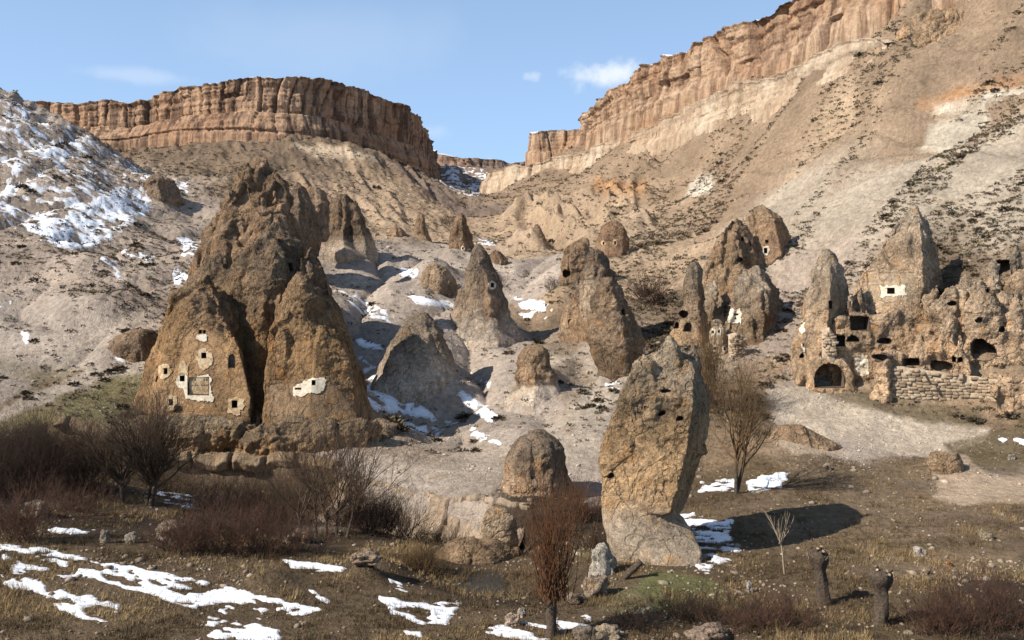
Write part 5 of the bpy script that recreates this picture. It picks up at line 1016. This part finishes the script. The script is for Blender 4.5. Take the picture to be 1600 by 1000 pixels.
def tree(name, label, px, py, Y, top, halfw, trunks, mat, seed, n1=9, n2=7, n3=7, r0=0.16, fork=0.3, lean=0.0):
    r = np.random.default_rng(seed); x = (px - 800) / F * Y; z = float(gz(x, Y)[0]) - 0.1; H = (py - top) / F * Y; wd = halfw / F * Y
    e = plant_empty(name, label, 'tree', x, Y, z); sets = []
    for k, (dx, dl) in enumerate(trunks):
        P, R = grow(np.array([[x + dx, Y + 0.3 * (k % 2), z]]), np.array([[dl, 0.05, 1.0]]), H * fork * 1.3, r0, r0 * .6, 8, 0.07, 0, r)
        v, f = tubes([(P, R)]); me = mesh_np('trunk', v, f); shade(me); obj('trunk', me, M_BARK, parent=e)
        d = cone_dirs(n1, 1.05, r, (dl * .6, 0)); d[:, :2] *= wd / (H * 0.62)
        t = r.uniform(.55, 1.0, n1) * 7; i = np.minimum(t.astype(int), 6); p0 = P[0, i] * (1 - (t - i))[:, None] + P[0, i + 1] * (t - i)[:, None]
        A = grow(p0, d, H * (1 - fork) * r.uniform(.55, .95, n1), r0 * .42, 0.022, 7, 0.10, 0.15, r)
        B = twigs(*A, n2, 0.2, 0.65, 0.5, 0.55, 5, 0.12, 0.3, r); C = twigs(*B, n3, 0.15, 0.6, 0.5, 0.6, 4, 0.12, 0.3, r)
        for s_ in (A, B, C): s_[1][:] = np.maximum(s_[1], 0.007)
        sets += [A, B, C]
    v, f = tubes(sets); me = mesh_np('crown', v, f); obj('crown', me, mat, parent=e)
    return e
def bush(name, label, px, py, Y, top, halfw, mat, seed, n=60, n2=6, n3=4, spread=1.0, group=None, cat='bush', rad=0.018):
    r = np.random.default_rng(seed); x = (px - 800) / F * Y; H = (py - top) / F * Y; wd = halfw / F * Y
    z = float(gz(x, Y)[0])
    p0 = np.stack([x + r.normal(0, wd * .42, n), Y + r.normal(0, wd * .3, n), np.zeros(n)], 1); p0[:, 2] = gz(p0[:, 0], p0[:, 1]) - 0.08
    d = cone_dirs(n, spread, r) + np.stack([(p0[:, 0] - x) / wd * .5, r.normal(0, .1, n), np.zeros(n)], 1)
    A = grow(p0, d, H * r.uniform(.45, .95, n), rad, rad * .4, 5, 0.13, 0.1, r); B = twigs(*A, n2, 0.2, 0.6, 0.5, 0.75, 4, 0.14, 0.15, r)
    sets = [A, B]
    if n3: sets.append(twigs(*B, n3, 0.2, 0.6, 0.5, 0.8, 3, 0.14, 0.1, r))
    v, f = tubes(sets); me = mesh_np(name, v, f)
    return obj(name, me, mat, label=label, cat=cat, group=group)

willow('willow_tree', 'pollarded willow with a sheaf of upright rust-red rods, front and centre', 862, 988, 46.8, 752, 60, 2.1, 0.24, 120, M_TW_RED, 11)
tree('bare_tree', 'bare ochre-twigged tree with round crown right of the leaning rock', 1150, 774, 82, 598, 66, [(0, 0.02), (0.1, 0.22)], M_TW_OCHRE, 12, 9, 7, 7, 0.2, 0.28)
tree('bare_tree', 'bare twin-trunked tree in front of the huge carved cone', 212, 802, 76.5, 640, 78, [(-1.1, -0.15), (0.9, 0.1), (1.3, 0.22)], M_TW_BROWN, 13, 14, 8, 7, 0.24, 0.2)
tree('bare_tree', 'bare many-stemmed tree at the creek left of centre', 505, 852, 71, 685, 75, [(-1.6, -.2), (-.6, -.08), (0.2, .05), (1.0, .12), (1.9, .25)], M_TW_BROWN, 14, 7, 7, 7, 0.13, 0.2)
willow('willow_tree', 'slender rust-brown willow behind the top of the leaning rock', 1108, 640, 108, 505, 34, 3.0, 0.22, 150, M_TW_OCHRE, 15, 0.4)
bush('bush', 'rusty dense twigs growing at the foot of the slender willow', 1112, 620, 110, 560, 26, M_TW_PURPLE, 16, 60, 5, 3, 0.7)
for k, (px, py, Y, top, hw, mat, n, lab) in enumerate((
    (15, 775, 76, 640, 66, M_TW_DARK, 190, 'tall near-black thicket at the left edge of the frame'), (80, 780, 77, 655, 55, M_TW_DARK, 160, 'near-black thicket right of the one at the left edge'),
    (-60, 790, 74, 660, 60, M_TW_DARK, 70, 'dark thicket cut by the left edge'), (140, 775, 80, 690, 50, M_TW_DARK, 110, 'dark brush left of the twin-trunked tree'),
    (25, 858, 62, 765, 58, M_TW_PURPLE, 100, 'purplish bramble mound above the snow at the far left'), (120, 812, 72, 762, 50, M_TW_PURPLE, 60, 'low purplish bramble beside a pale boulder on the left'),
    (285, 880, 61, 822, 50, M_TW_PURPLE, 80, 'reddish bramble above the long snow streak, left of three'), (345, 878, 62, 800, 60, M_TW_PURPLE, 110, 'tall reddish bramble above the long snow streak, middle of three'),
    (425, 880, 62, 796, 62, M_TW_PURPLE, 110, 'wide reddish bramble above the long snow streak, right of three'), (370, 815, 76, 745, 66, M_TW_DARK, 130, 'brown brush below the undercut bank'),
    (305, 805, 77, 760, 42, M_TW_DARK, 60, 'dark low bush beside the snow under the twin-trunked tree'), (450, 815, 76, 740, 56, M_TW_BROWN, 110, 'brown brush left of the many-stemmed tree'),
    (600, 838, 73, 765, 58, M_TW_DARK, 170, 'black tangled bush at the foot of the pale eroded bank'), (565, 815, 77, 742, 40, M_TW_DARK, 70, 'dark bush behind the many-stemmed tree'),
    (250, 760, 86, 690, 50, M_TW_BROWN, 80, 'brown twiggy bush against the bank behind the twin-trunked tree'), (690, 842, 74, 800, 44, M_TW_OCHRE, 70, 'ochre reedy brush in the creek bed left of the layered stone'), (545, 770, 86, 705, 40, M_TW_PURPLE, 70, 'rusty bush on the bank end above the many-stemmed tree'), (660, 905, 61, 862, 34, M_TW_OCHRE, 90, 'ochre reed clump at the pond edge'),
    (655, 826, 76, 790, 40, M_TW_BROWN, 50, 'low brown bush along the foot of the pale eroded bank'), (480, 750, 96, 690, 26, M_TW_PURPLE, 50, 'small rusty bush on top of the undercut bank'),
    (905, 815, 77, 748, 32, M_TW_RED, 60, 'rusty bush in the gap left of the leaning rock'), (868, 835, 73, 775, 26, M_TW_PURPLE, 50, 'dark rusty bush just behind the red willow crown'),
    (940, 862, 65, 815, 40, M_TW_DARK, 60, 'dark tangle at the left foot of the pale sloping stone'), (745, 800, 80, 762, 28, M_TW_DARK, 40, 'dark hanging brush on the eroded bank edge'),
    (1020, 500, 152, 442, 22, M_TW_DARK, 60, 'large dark shrub on the slope left of the slim pillar'), (1012, 478, 160, 450, 14, M_TW_DARK, 40, 'dark shrub just above the large dark slope shrub'),
    (1190, 985, 48, 930, 90, M_TW_PURPLE, 120, 'spreading purplish brush at the bottom right of centre'), (1085, 975, 49, 925, 55, M_TW_DARK, 70, 'dark brush at the bottom between willow and purplish brush'),
    (1540, 990, 48, 905, 85, M_TW_PURPLE, 120, 'dense purple-brown thicket in the bottom right corner'), (1470, 1000, 47, 950, 50, M_TW_PURPLE, 70, 'low purple-brown brush left of the corner thicket'),
    (1000, 990, 47.5, 955, 45, M_TW_DARK, 50, 'low dark brush right of the red willow trunk'), (775, 452, 186, 430, 13, M_TW_BROWN, 40, 'shrub on the valley floor behind the tallest middle cone'),
    (865, 470, 168, 446, 10, M_TW_BROWN, 30, 'bare little shrub beside the snow patch right of the middle cone'), (700, 350, 262, 332, 7, M_TW_DARK, 30, 'dark shrub on the far valley slope'))):
    bush('bush', lab, px, py, Y, top, hw, mat, 100 + k, int(n * 0.95), 6, 4 if Y < 90 else 2, 0.9, rad=0.02 if Y < 90 else 0.035)
# pollard trunks, sapling, log
def pollard(label, px, py, Y, top, r0, seed, tilt=0.0):
    r = np.random.default_rng(seed); x = (px - 800) / F * Y; z = float(gz(x, Y)[0]) - 0.15; H = (py - top) / F * Y
    K = 26; sd = 20; zz = np.linspace(0, 1, K); a = np.arange(sd) * 2 * math.pi / sd; co = []
    for k, t in enumerate(zz):
        rad = r0 * (1.25 - 0.5 * t ** 0.6 + 0.75 * smooth(0.62, 0.88, np.array(t)) - 0.5 * smooth(0.93, 1.0, np.array(t)))
        n_ = fbm(np.stack([np.cos(a) * 1.6 + seed, np.sin(a) * 1.6, np.full(sd, t * 2.2)], 1), 3)
        rr = rad * (1 + 0.30 * n_ + 0.10 * np.sin(a * 7 + 3 * n_))
        co.append(np.stack([x + tilt * H * t + rr * np.cos(a), Y + rr * np.sin(a), np.full(sd, z + H * t) + 0.12 * n_ * (t > .9)], 1))
    co = np.concatenate(co + [co[-1].mean(0)[None]]); i = (np.arange(K - 1)[:, None] * sd + np.arange(sd)[None]).ravel(); j = (np.arange(K - 1)[:, None] * sd + ((np.arange(sd) + 1) % sd)[None]).ravel()
    e = plant_empty('tree_stump', label, 'tree trunk', x, Y, z)
    me = mesh_np('trunk', co, [np.stack([i, j, j + sd, i + sd], 1), np.array([((K - 1) * sd + q_, (K - 1) * sd + (q_ + 1) % sd, K * sd) for q_ in range(sd)])]); shade(me); obj('trunk', me, M_BARK, parent=e)
    hx = x + tilt * H
    for q_ in range(6):
        d = cone_dirs(1, 1.3, r); P, R = grow(np.array([[hx, Y, z + H * 0.9]]) + d * r0 * .5, d, r.uniform(.35, .6), 0.11, 0.09, 4, 0.05, 0.1, r)
        v, f = tubes([(P, R)]); me = mesh_np('stub', v, f); shade(me); s_ = obj('stub', me, M_BARK, parent=e)
        T = P[0, -1] - P[0, -2]; T /= np.linalg.norm(T); n1 = np.cross(T, [0, 0, 1.0]); n1 /= np.linalg.norm(n1) + 1e-9; n2 = np.cross(T, n1)
        cc_ = [P[0, -1] + T * 0.012 + 0.085 * (math.cos(t_) * n1 + math.sin(t_) * n2) for t_ in np.arange(8) * math.pi / 4]
        me = mesh_np('cut_end', np.array(cc_), np.array([list(range(8))])); ce = obj('cut_end', me, M_CUT); ce.parent = s_; ce.location = ce.location - e.location - s_.location
    A = grow(np.tile([[hx, Y, z + H * .85]], (14, 1)) + r.normal(0, r0 * .6, (14, 3)), cone_dirs(14, 1.5, r), r.uniform(.3, .9, 14), 0.02, 0.008, 4, 0.1, 0.2, r)
    v, f = tubes([A]); me = mesh_np('shoots', v, f); obj('shoots', me, M_TW_PALE, parent=e)
pollard('gnarled pollard trunk with a knobbly head and a few pale shoots', 1288, 944, 51.6, 856, 0.34, 21, -0.12)
pollard('straight pollard trunk with flat cut top nearest the bottom right corner', 1376, 988, 48.2, 900, 0.36, 22, 0.02)
def sapling():
    r = np.random.default_rng(5); Y = 57.5; x = (1226 - 800) / F * Y; z = float(gz(x, Y)[0]) - 0.05
    e = plant_empty('sapling', 'thin pale leafless sapling standing before the dark rock shadow', 'tree', x, Y, z)
    P, R = grow(np.array([[x, Y, z]]), np.array([[-0.1, 0, 1.0]]), 2.1, 0.075, 0.05, 6, 0.04, 0, r); v, f = tubes([(P, R)]); obj('trunk', mesh_np('trunk', v, f), M_TW_PALE, parent=e)
    A = grow(np.tile(P[0, -1][None], (11, 1)) + r.normal(0, .05, (11, 3)), cone_dirs(11, 0.75, r), r.uniform(.8, 1.9, 11), 0.035, 0.012, 6, 0.08, 0.15, r); B = twigs(*A, 2, .3, .5, .4, .7, 4)
    v, f = tubes([A, B]); obj('crown', mesh_np('crown', v, f), M_TW_PALE, parent=e)
sapling()
x, y, z = gpoint(975, 905, 45, 70); P, R = grow(np.array([[x, y, z + 0.1]]), np.array([[0.75, 0, 0.62]]), 1.35, 0.2, 0.22, 8, 0.05, 0.1)
v, f = tubes([(P, R * (1 + 0.15 * np.sin(np.arange(8) * 2.0)))]); me = mesh_np('leaning_log', v, f); shade(me)
obj('leaning_log', me, M_BARK, label='short dark leaning log with a pale cut end beside the two stacked boulders', cat='log')
T = P[0, -1] - P[0, -2]; T /= np.linalg.norm(T); n1_ = np.cross(T, [0, 1.0, 0]); n1_ /= np.linalg.norm(n1_); n2_ = np.cross(T, n1_)
me = mesh_np('cut_end', np.array([P[0, -1] + T * 0.015 + 0.2 * (math.cos(t_) * n1_ + math.sin(t_) * n2_) for t_ in np.arange(10) * math.pi / 5]), np.array([list(range(10))])); obj('cut_end', me, M_CUT, parent=bpy.data.objects['leaning_log'])

# ------------------------------------------------------------------ boulders
def ico(sub):
    import bmesh
    bm = bmesh.new(); bmesh.ops.create_icosphere(bm, subdivisions=sub, radius=1.0)
    v = np.array([p.co[:] for p in bm.verts]); f = np.array([[p.index for p in t.verts] for t in bm.faces]); bm.free(); return v, f
ICO4, ICO1 = ico(4), ico(1)
def boulder(label, px, py, w, h, col, seed, d=0.8, angular=0.25):
    x, y, z = gpoint(px, py, 42, 110); m = y / F
    v, f = ICO4; v = v.copy()
    q_ = np.sign(v) * np.abs(v) ** 0.75; v = q_ / np.abs(q_).max(1, keepdims=True) * .35 + v * .65
    nz = fbm(v * 1.1 + seed, 3); v *= (1 + angular * np.floor(nz * 3) / 3 * .6 + .25 * nz + 0.07 * fbm(v * 4 + seed, 3))[:, None]
    v *= np.array([w / 2 * m, w / 2 * m * d, h * 0.62 * m]); v += np.array([x, y, z + h * 0.36 * m])
    me = mesh_np('boulder', v, f); shade(me); cc_ = np.array(col) * (1 + .2 * fbm(v * 2.0 + seed, 3))[:, None]; set_col(me, cc_)
    obj('boulder', me, M_ROCK, label=label, cat='boulder')
for k, b in enumerate((('grey-white upright boulder on top of the pair right of the red willow', 940, 896, 38, 42, (0.47, 0.41, 0.33)), ('tan lower boulder of the pair right of the red willow', 930, 930, 38, 32, (0.40, 0.30, 0.21)),
    ('pale boulder among brambles at the far left', 56, 808, 38, 26, (0.46, 0.36, 0.27)), ('tan boulder above the reddish brambles', 265, 842, 46, 24, (0.44, 0.33, 0.23)), ('small pale stone left of the tan bramble boulder', 206, 848, 16, 16, (0.46, 0.38, 0.29)),
    ('small upright stone left of the tan bramble boulder', 164, 848, 14, 20, (0.42, 0.33, 0.24)), ('pinkish boulder left of the many-stemmed tree', 470, 848, 42, 20, (0.44, 0.31, 0.22)), ('pinkish boulder at the creek edge below the many-stemmed tree', 572, 880, 44, 18, (0.44, 0.31, 0.21)),
    ('pale stone left of the red willow foot', 802, 976, 22, 16, (0.45, 0.33, 0.24)), ('small white stone by the pond', 816, 962, 12, 12, (0.5, 0.43, 0.34)), ('angular tan boulder at the bottom edge by the willow', 950, 1000, 40, 22, (0.44, 0.34, 0.23)),
    ('dark boulder at the bottom edge touching the willow', 915, 1000, 32, 22, (0.24, 0.19, 0.14)), ('pinkish stone cluster head at the bottom edge right of centre', 1100, 998, 50, 20, (0.46, 0.33, 0.24)), ('pinkish stone right of the bottom cluster', 1128, 1000, 22, 14, (0.47, 0.33, 0.24)),
    ('white stone on the grass right of the pollard trunks', 1437, 868, 18, 14, (0.52, 0.44, 0.35)), ('small white stone below the purplish brush', 1171, 925, 10, 16, (0.55, 0.48, 0.4)), ('orange stone on the grass right of the gnarled pollard', 1484, 886, 10, 9, (0.5, 0.26, 0.12)),
    ('small tan stone left of the orange stone', 1446, 898, 14, 10, (0.44, 0.34, 0.25)), ('pale stone high on the brown slope at the right', 1580, 718, 10, 8, (0.5, 0.43, 0.34)), ('tan stone pile on the slope right of the white stone', 1540, 842, 22, 12, (0.43, 0.33, 0.22)),
    ('brown boulder near the pond right bank', 900, 942, 30, 16, (0.33, 0.25, 0.18)), ('small tan stone above the brown slope', 1292, 734, 12, 10, (0.45, 0.35, 0.25)))):
    boulder(*b, seed=50 + 3.7 * k)

# ------------------------------------------------------------------ scrub, grass and rubble
def scatter(n, weight, y0, y1, r, u0=-0.66, u1=0.66):
    """random ground points, evenly per picture area, thinned by weight (grid array)"""
    X, Y = [], []
    u = r.uniform(u0, u1, n * 6); v = np.exp(r.uniform(math.log(y0), math.log(y1), n * 6))
    a = np.clip(np.interp(u, U, np.arange(NU)).astype(int), 0, NU - 1); b = np.clip(np.interp(np.log(v), V, np.arange(NV)).astype(int), 0, NV - 1)
    k = r.random(n * 6) < weight[b * NU + a]
    u, v = u[k][:n], v[k][:n]; return u * v, v, (b * NU + a)[k][:n]
def clump(nb, r, h=1.0, flat=0.7):
    """tuft of thin leaf blades around a dome"""
    a = r.uniform(0, 2 * math.pi, nb); e = np.arccos(r.uniform(0.05, 1, nb)); d = np.stack([np.sin(e) * np.cos(a), np.sin(e) * np.sin(a), np.cos(e) * flat], 1)
    c = d * r.uniform(.25, .75, nb)[:, None]; s_ = np.cross(d, r.normal(0, 1, (nb, 3))); s_ /= np.linalg.norm(s_, axis=1, keepdims=True) + 1e-9
    w = r.uniform(.12, .26, nb)[:, None]
    v = np.stack([c - s_ * w, c + s_ * w, c + d * r.uniform(.3, .55, nb)[:, None] + s_ * w * r.normal(0, .6, (nb, 1))], 1).reshape(-1, 3)
    v[:, 2] = np.maximum(v[:, 2], -0.1); return v
r = np.random.default_rng(99)
scrub = np.clip(TK[:, 3] * (0.45 + 0.9 * smooth(-0.5, 0.6, fbm(xy0(TX, TY, 22, 4.4), 3))), 0, 1)
line = fbm(np.stack([(TX * 0.75 + TY * 0.45) / 26.0, (TY * 0.75 - TX * 0.45) / 7.5, TX * 0], 1), 3)
scrub = np.where(rs > 0.3, scrub * smooth(-0.35, 0.35, line) * 1.5, scrub)
scrub *= ~(inpoly(pu, pv, [(1195, 608), (1285, 600), (1380, 640), (1560, 665), (1560, 690), (1440, 720), (1300, 695), (1200, 690)]) & (TY < 125))
TMP = [clump(22, r) for _ in range(8)]
N = 22000; X, Y, gi = scatter(N, np.clip(scrub, 0, 1), 100, 420, r); Xb, Yb, _ = scatter(7000, np.clip(scrub * 1.3, 0, 1), 132, 270, r, 0.1, 0.62); X, Y = np.concatenate([X, Xb]), np.concatenate([Y, Yb]); N = len(X); Z = gz(X, Y)
sz_ = np.clip(np.exp(r.normal(-1.25, .42, N)), .12, 1.3) * (0.85 + Y / 600)
order = np.argsort(-sz_ / Y); ind, rest = order[:300], order[300:]
vv = np.stack([TMP[k % 8] for k in range(len(rest))]); an = r.uniform(0, 6.28, len(rest))[:, None]
X2 = vv[:, :, 0] * np.cos(an) - vv[:, :, 1] * np.sin(an); Y2 = vv[:, :, 0] * np.sin(an) + vv[:, :, 1] * np.cos(an)
s3 = sz_[rest][:, None]; co = np.stack([X2 * s3 * 1.25 + X[rest][:, None], Y2 * s3 * 1.25 + Y[rest][:, None], vv[:, :, 2] * s3 * 1.3 + Z[rest][:, None]], -1)
col = np.array([0.115, 0.09, 0.058]) * r.uniform(.6, 1.45, (len(rest), 1)) + r.normal(0, .008, (len(rest), 3)); col = np.clip(col, .02, .4)
me = mesh_np('scrub', co.reshape(-1, 3), np.arange(co.shape[0] * co.shape[1]).reshape(-1, 3)); set_col(me, np.repeat(col, co.shape[1], 0))
obj('scrub', me, M_VEG, kind='stuff', label='low dry scrub scattered over all the slopes', cat='scrub')
shm = []
for k in range(6):
    v = clump(70, r); c_ = np.array([0.11, 0.085, 0.055]) * r.uniform(.65, 1.35); me = mesh_np('shrub', v, np.arange(len(v)).reshape(-1, 3)); set_col(me, c_); me.materials.append(M_VEG); shm.append(me)
for q_, k in enumerate(ind):
    o = bpy.data.objects.new('shrub', shm[q_ % 6]); COL.objects.link(o); o.location = (X[k], Y[k], Z[k] - .03); s_ = float(sz_[k]); o.scale = (s_ * 1.25, s_ * 1.25, s_ * 1.2); o.rotation_euler = (0, 0, float(r.uniform(0, 6.28)))
    
    qx = 800 + F * X[k] / Y[k]; o['label'] = 'low dark scrub bush ' + ('on the snowy left hillside' if qx < 380 and Y[k] > 135 else 'on the bare slope left of the huge carved cone' if qx < 380 else 'on the slope below the long mesa' if qx < 790 and Y[k] > 215 else 'on the pale mounds of the middle valley' if qx < 1010 else 'on the right-hand slope above the ruins' if Y[k] > 132 else 'beside the ruins on the right'); o['category'] = 'shrub'; o['group'] = 'scrub bushes on the slopes'
# dry grass in the foreground
dark = TC.mean(1); snowfree = 1 - smooth(.2, .5, sh.ravel())
gw = np.clip(smooth(-0.5, 0.5, fbm(xy0(TX, TY, 3.0, 1.4), 4)) * (0.25 + snowfree * .75) * (dark < 0.24), 0, 1)
N = 42000; X, Y, gi = scatter(N, gw, 40, 112, r); N = len(X); Z = gz(X, Y); nb = 6
hh = r.uniform(.08, .32, N) * (1 + 1.3 * smooth(.1, .8, fbm(xy0(X, Y, 2.2, 7.7), 3))); th = r.uniform(0, 6.28, (N, nb)); ln_ = r.uniform(.15, .9, (N, nb))
bx = X[:, None] + r.normal(0, .07, (N, nb)); by = Y[:, None] + r.normal(0, .07, (N, nb)); bz = np.broadcast_to(Z[:, None] - .02, (N, nb)); hb = hh[:, None] * r.uniform(.6, 1.2, (N, nb))
p0 = np.stack([bx - .016 * np.sin(th), by + .016 * np.cos(th), bz], -1); p1 = np.stack([bx + .016 * np.sin(th), by - .016 * np.cos(th), bz], -1); p2 = np.stack([bx + np.cos(th) * ln_ * hb, by + np.sin(th) * ln_ * hb, bz + hb], -1)
co = np.stack([p0, p1, p2], 2).reshape(-1, 3); straw = (smooth(-.2, .7, fbm(xy0(X, Y, 4.0, 3.3), 3)) * (0.55 + 0.45 * smooth(0, -14, X)))[:, None]; straw = np.clip(straw * 1.3, 0, 1)
col = np.array([0.115, 0.08, 0.044]) * (1 - straw) + np.array([0.34, 0.235, 0.115]) * straw; col = np.repeat(np.clip(col * r.uniform(.6, 1.3, (N, 1)), .02, .6), nb * 3, 0)
me = mesh_np('dry_grass', co, np.arange(len(co)).reshape(-1, 3)); set_col(me, col); obj('dry_grass', me, M_VEG, kind='stuff', label='matted dry brown grass covering the foreground', cat='grass')
# loose stones
rw_ = np.clip(0.25 + 0.5 * smooth(0, .7, fbm(xy0(TX, TY, 9, 6.2), 3)), 0, 1)
for nm in BVH:
    o = bpy.data.objects.get(nm); bb = np.array([c[:] for c in o.bound_box]) + np.array(o.location); cx_, cy_ = bb[:, 0].mean(), bb[:, 1].mean(); R_ = 0.5 * np.ptp(bb[:, 0]) + 0.8
    dd = np.hypot(TX - cx_, (TY - cy_) * 1.2) / R_; rw_ = np.maximum(rw_, 1.0 * np.exp(-((dd - 1.0) / 0.22) ** 2))
rw_ *= 0.5 + 0.5 * (rw_ > 0.7); N = 9000; X, Y, gi = scatter(N, rw_, 41, 330, r); N = len(X); Z = gz(X, Y); v0, f0 = ICO1
base = np.stack([v0 * (1 + .35 * fbm(v0 * 1.3 + 5 * k, 2))[:, None] * np.array([1.2, .9, .7]) for k in range(10)])
s_ = (r.uniform(.05, .13, N) * (1 + 1.6 * (r.random(N) < .06))) * (0.55 + Y / 150); an = r.uniform(0, 6.28, N)[:, None]; b = base[r.integers(0, 10, N)]
co = np.stack([(b[:, :, 0] * np.cos(an) - b[:, :, 1] * np.sin(an)) * s_[:, None] + X[:, None], (b[:, :, 0] * np.sin(an) + b[:, :, 1] * np.cos(an)) * s_[:, None] + Y[:, None], b[:, :, 2] * s_[:, None] + Z[:, None] + .02], -1)
fa = (f0[None] + (np.arange(N) * len(v0))[:, None, None]).reshape(-1, 3)
col = np.repeat(np.clip(TC[gi] * .5 + np.array([0.42, 0.34, 0.26]) * .5 * r.uniform(.6, 1.2, (N, 1)), .03, .6), len(v0), 0)
me = mesh_np('rubble', co.reshape(-1, 3), fa); set_col(me, col); obj('rubble', me, M_STONE, kind='stuff', label='loose small stones strewn over the ground', cat='rubble')
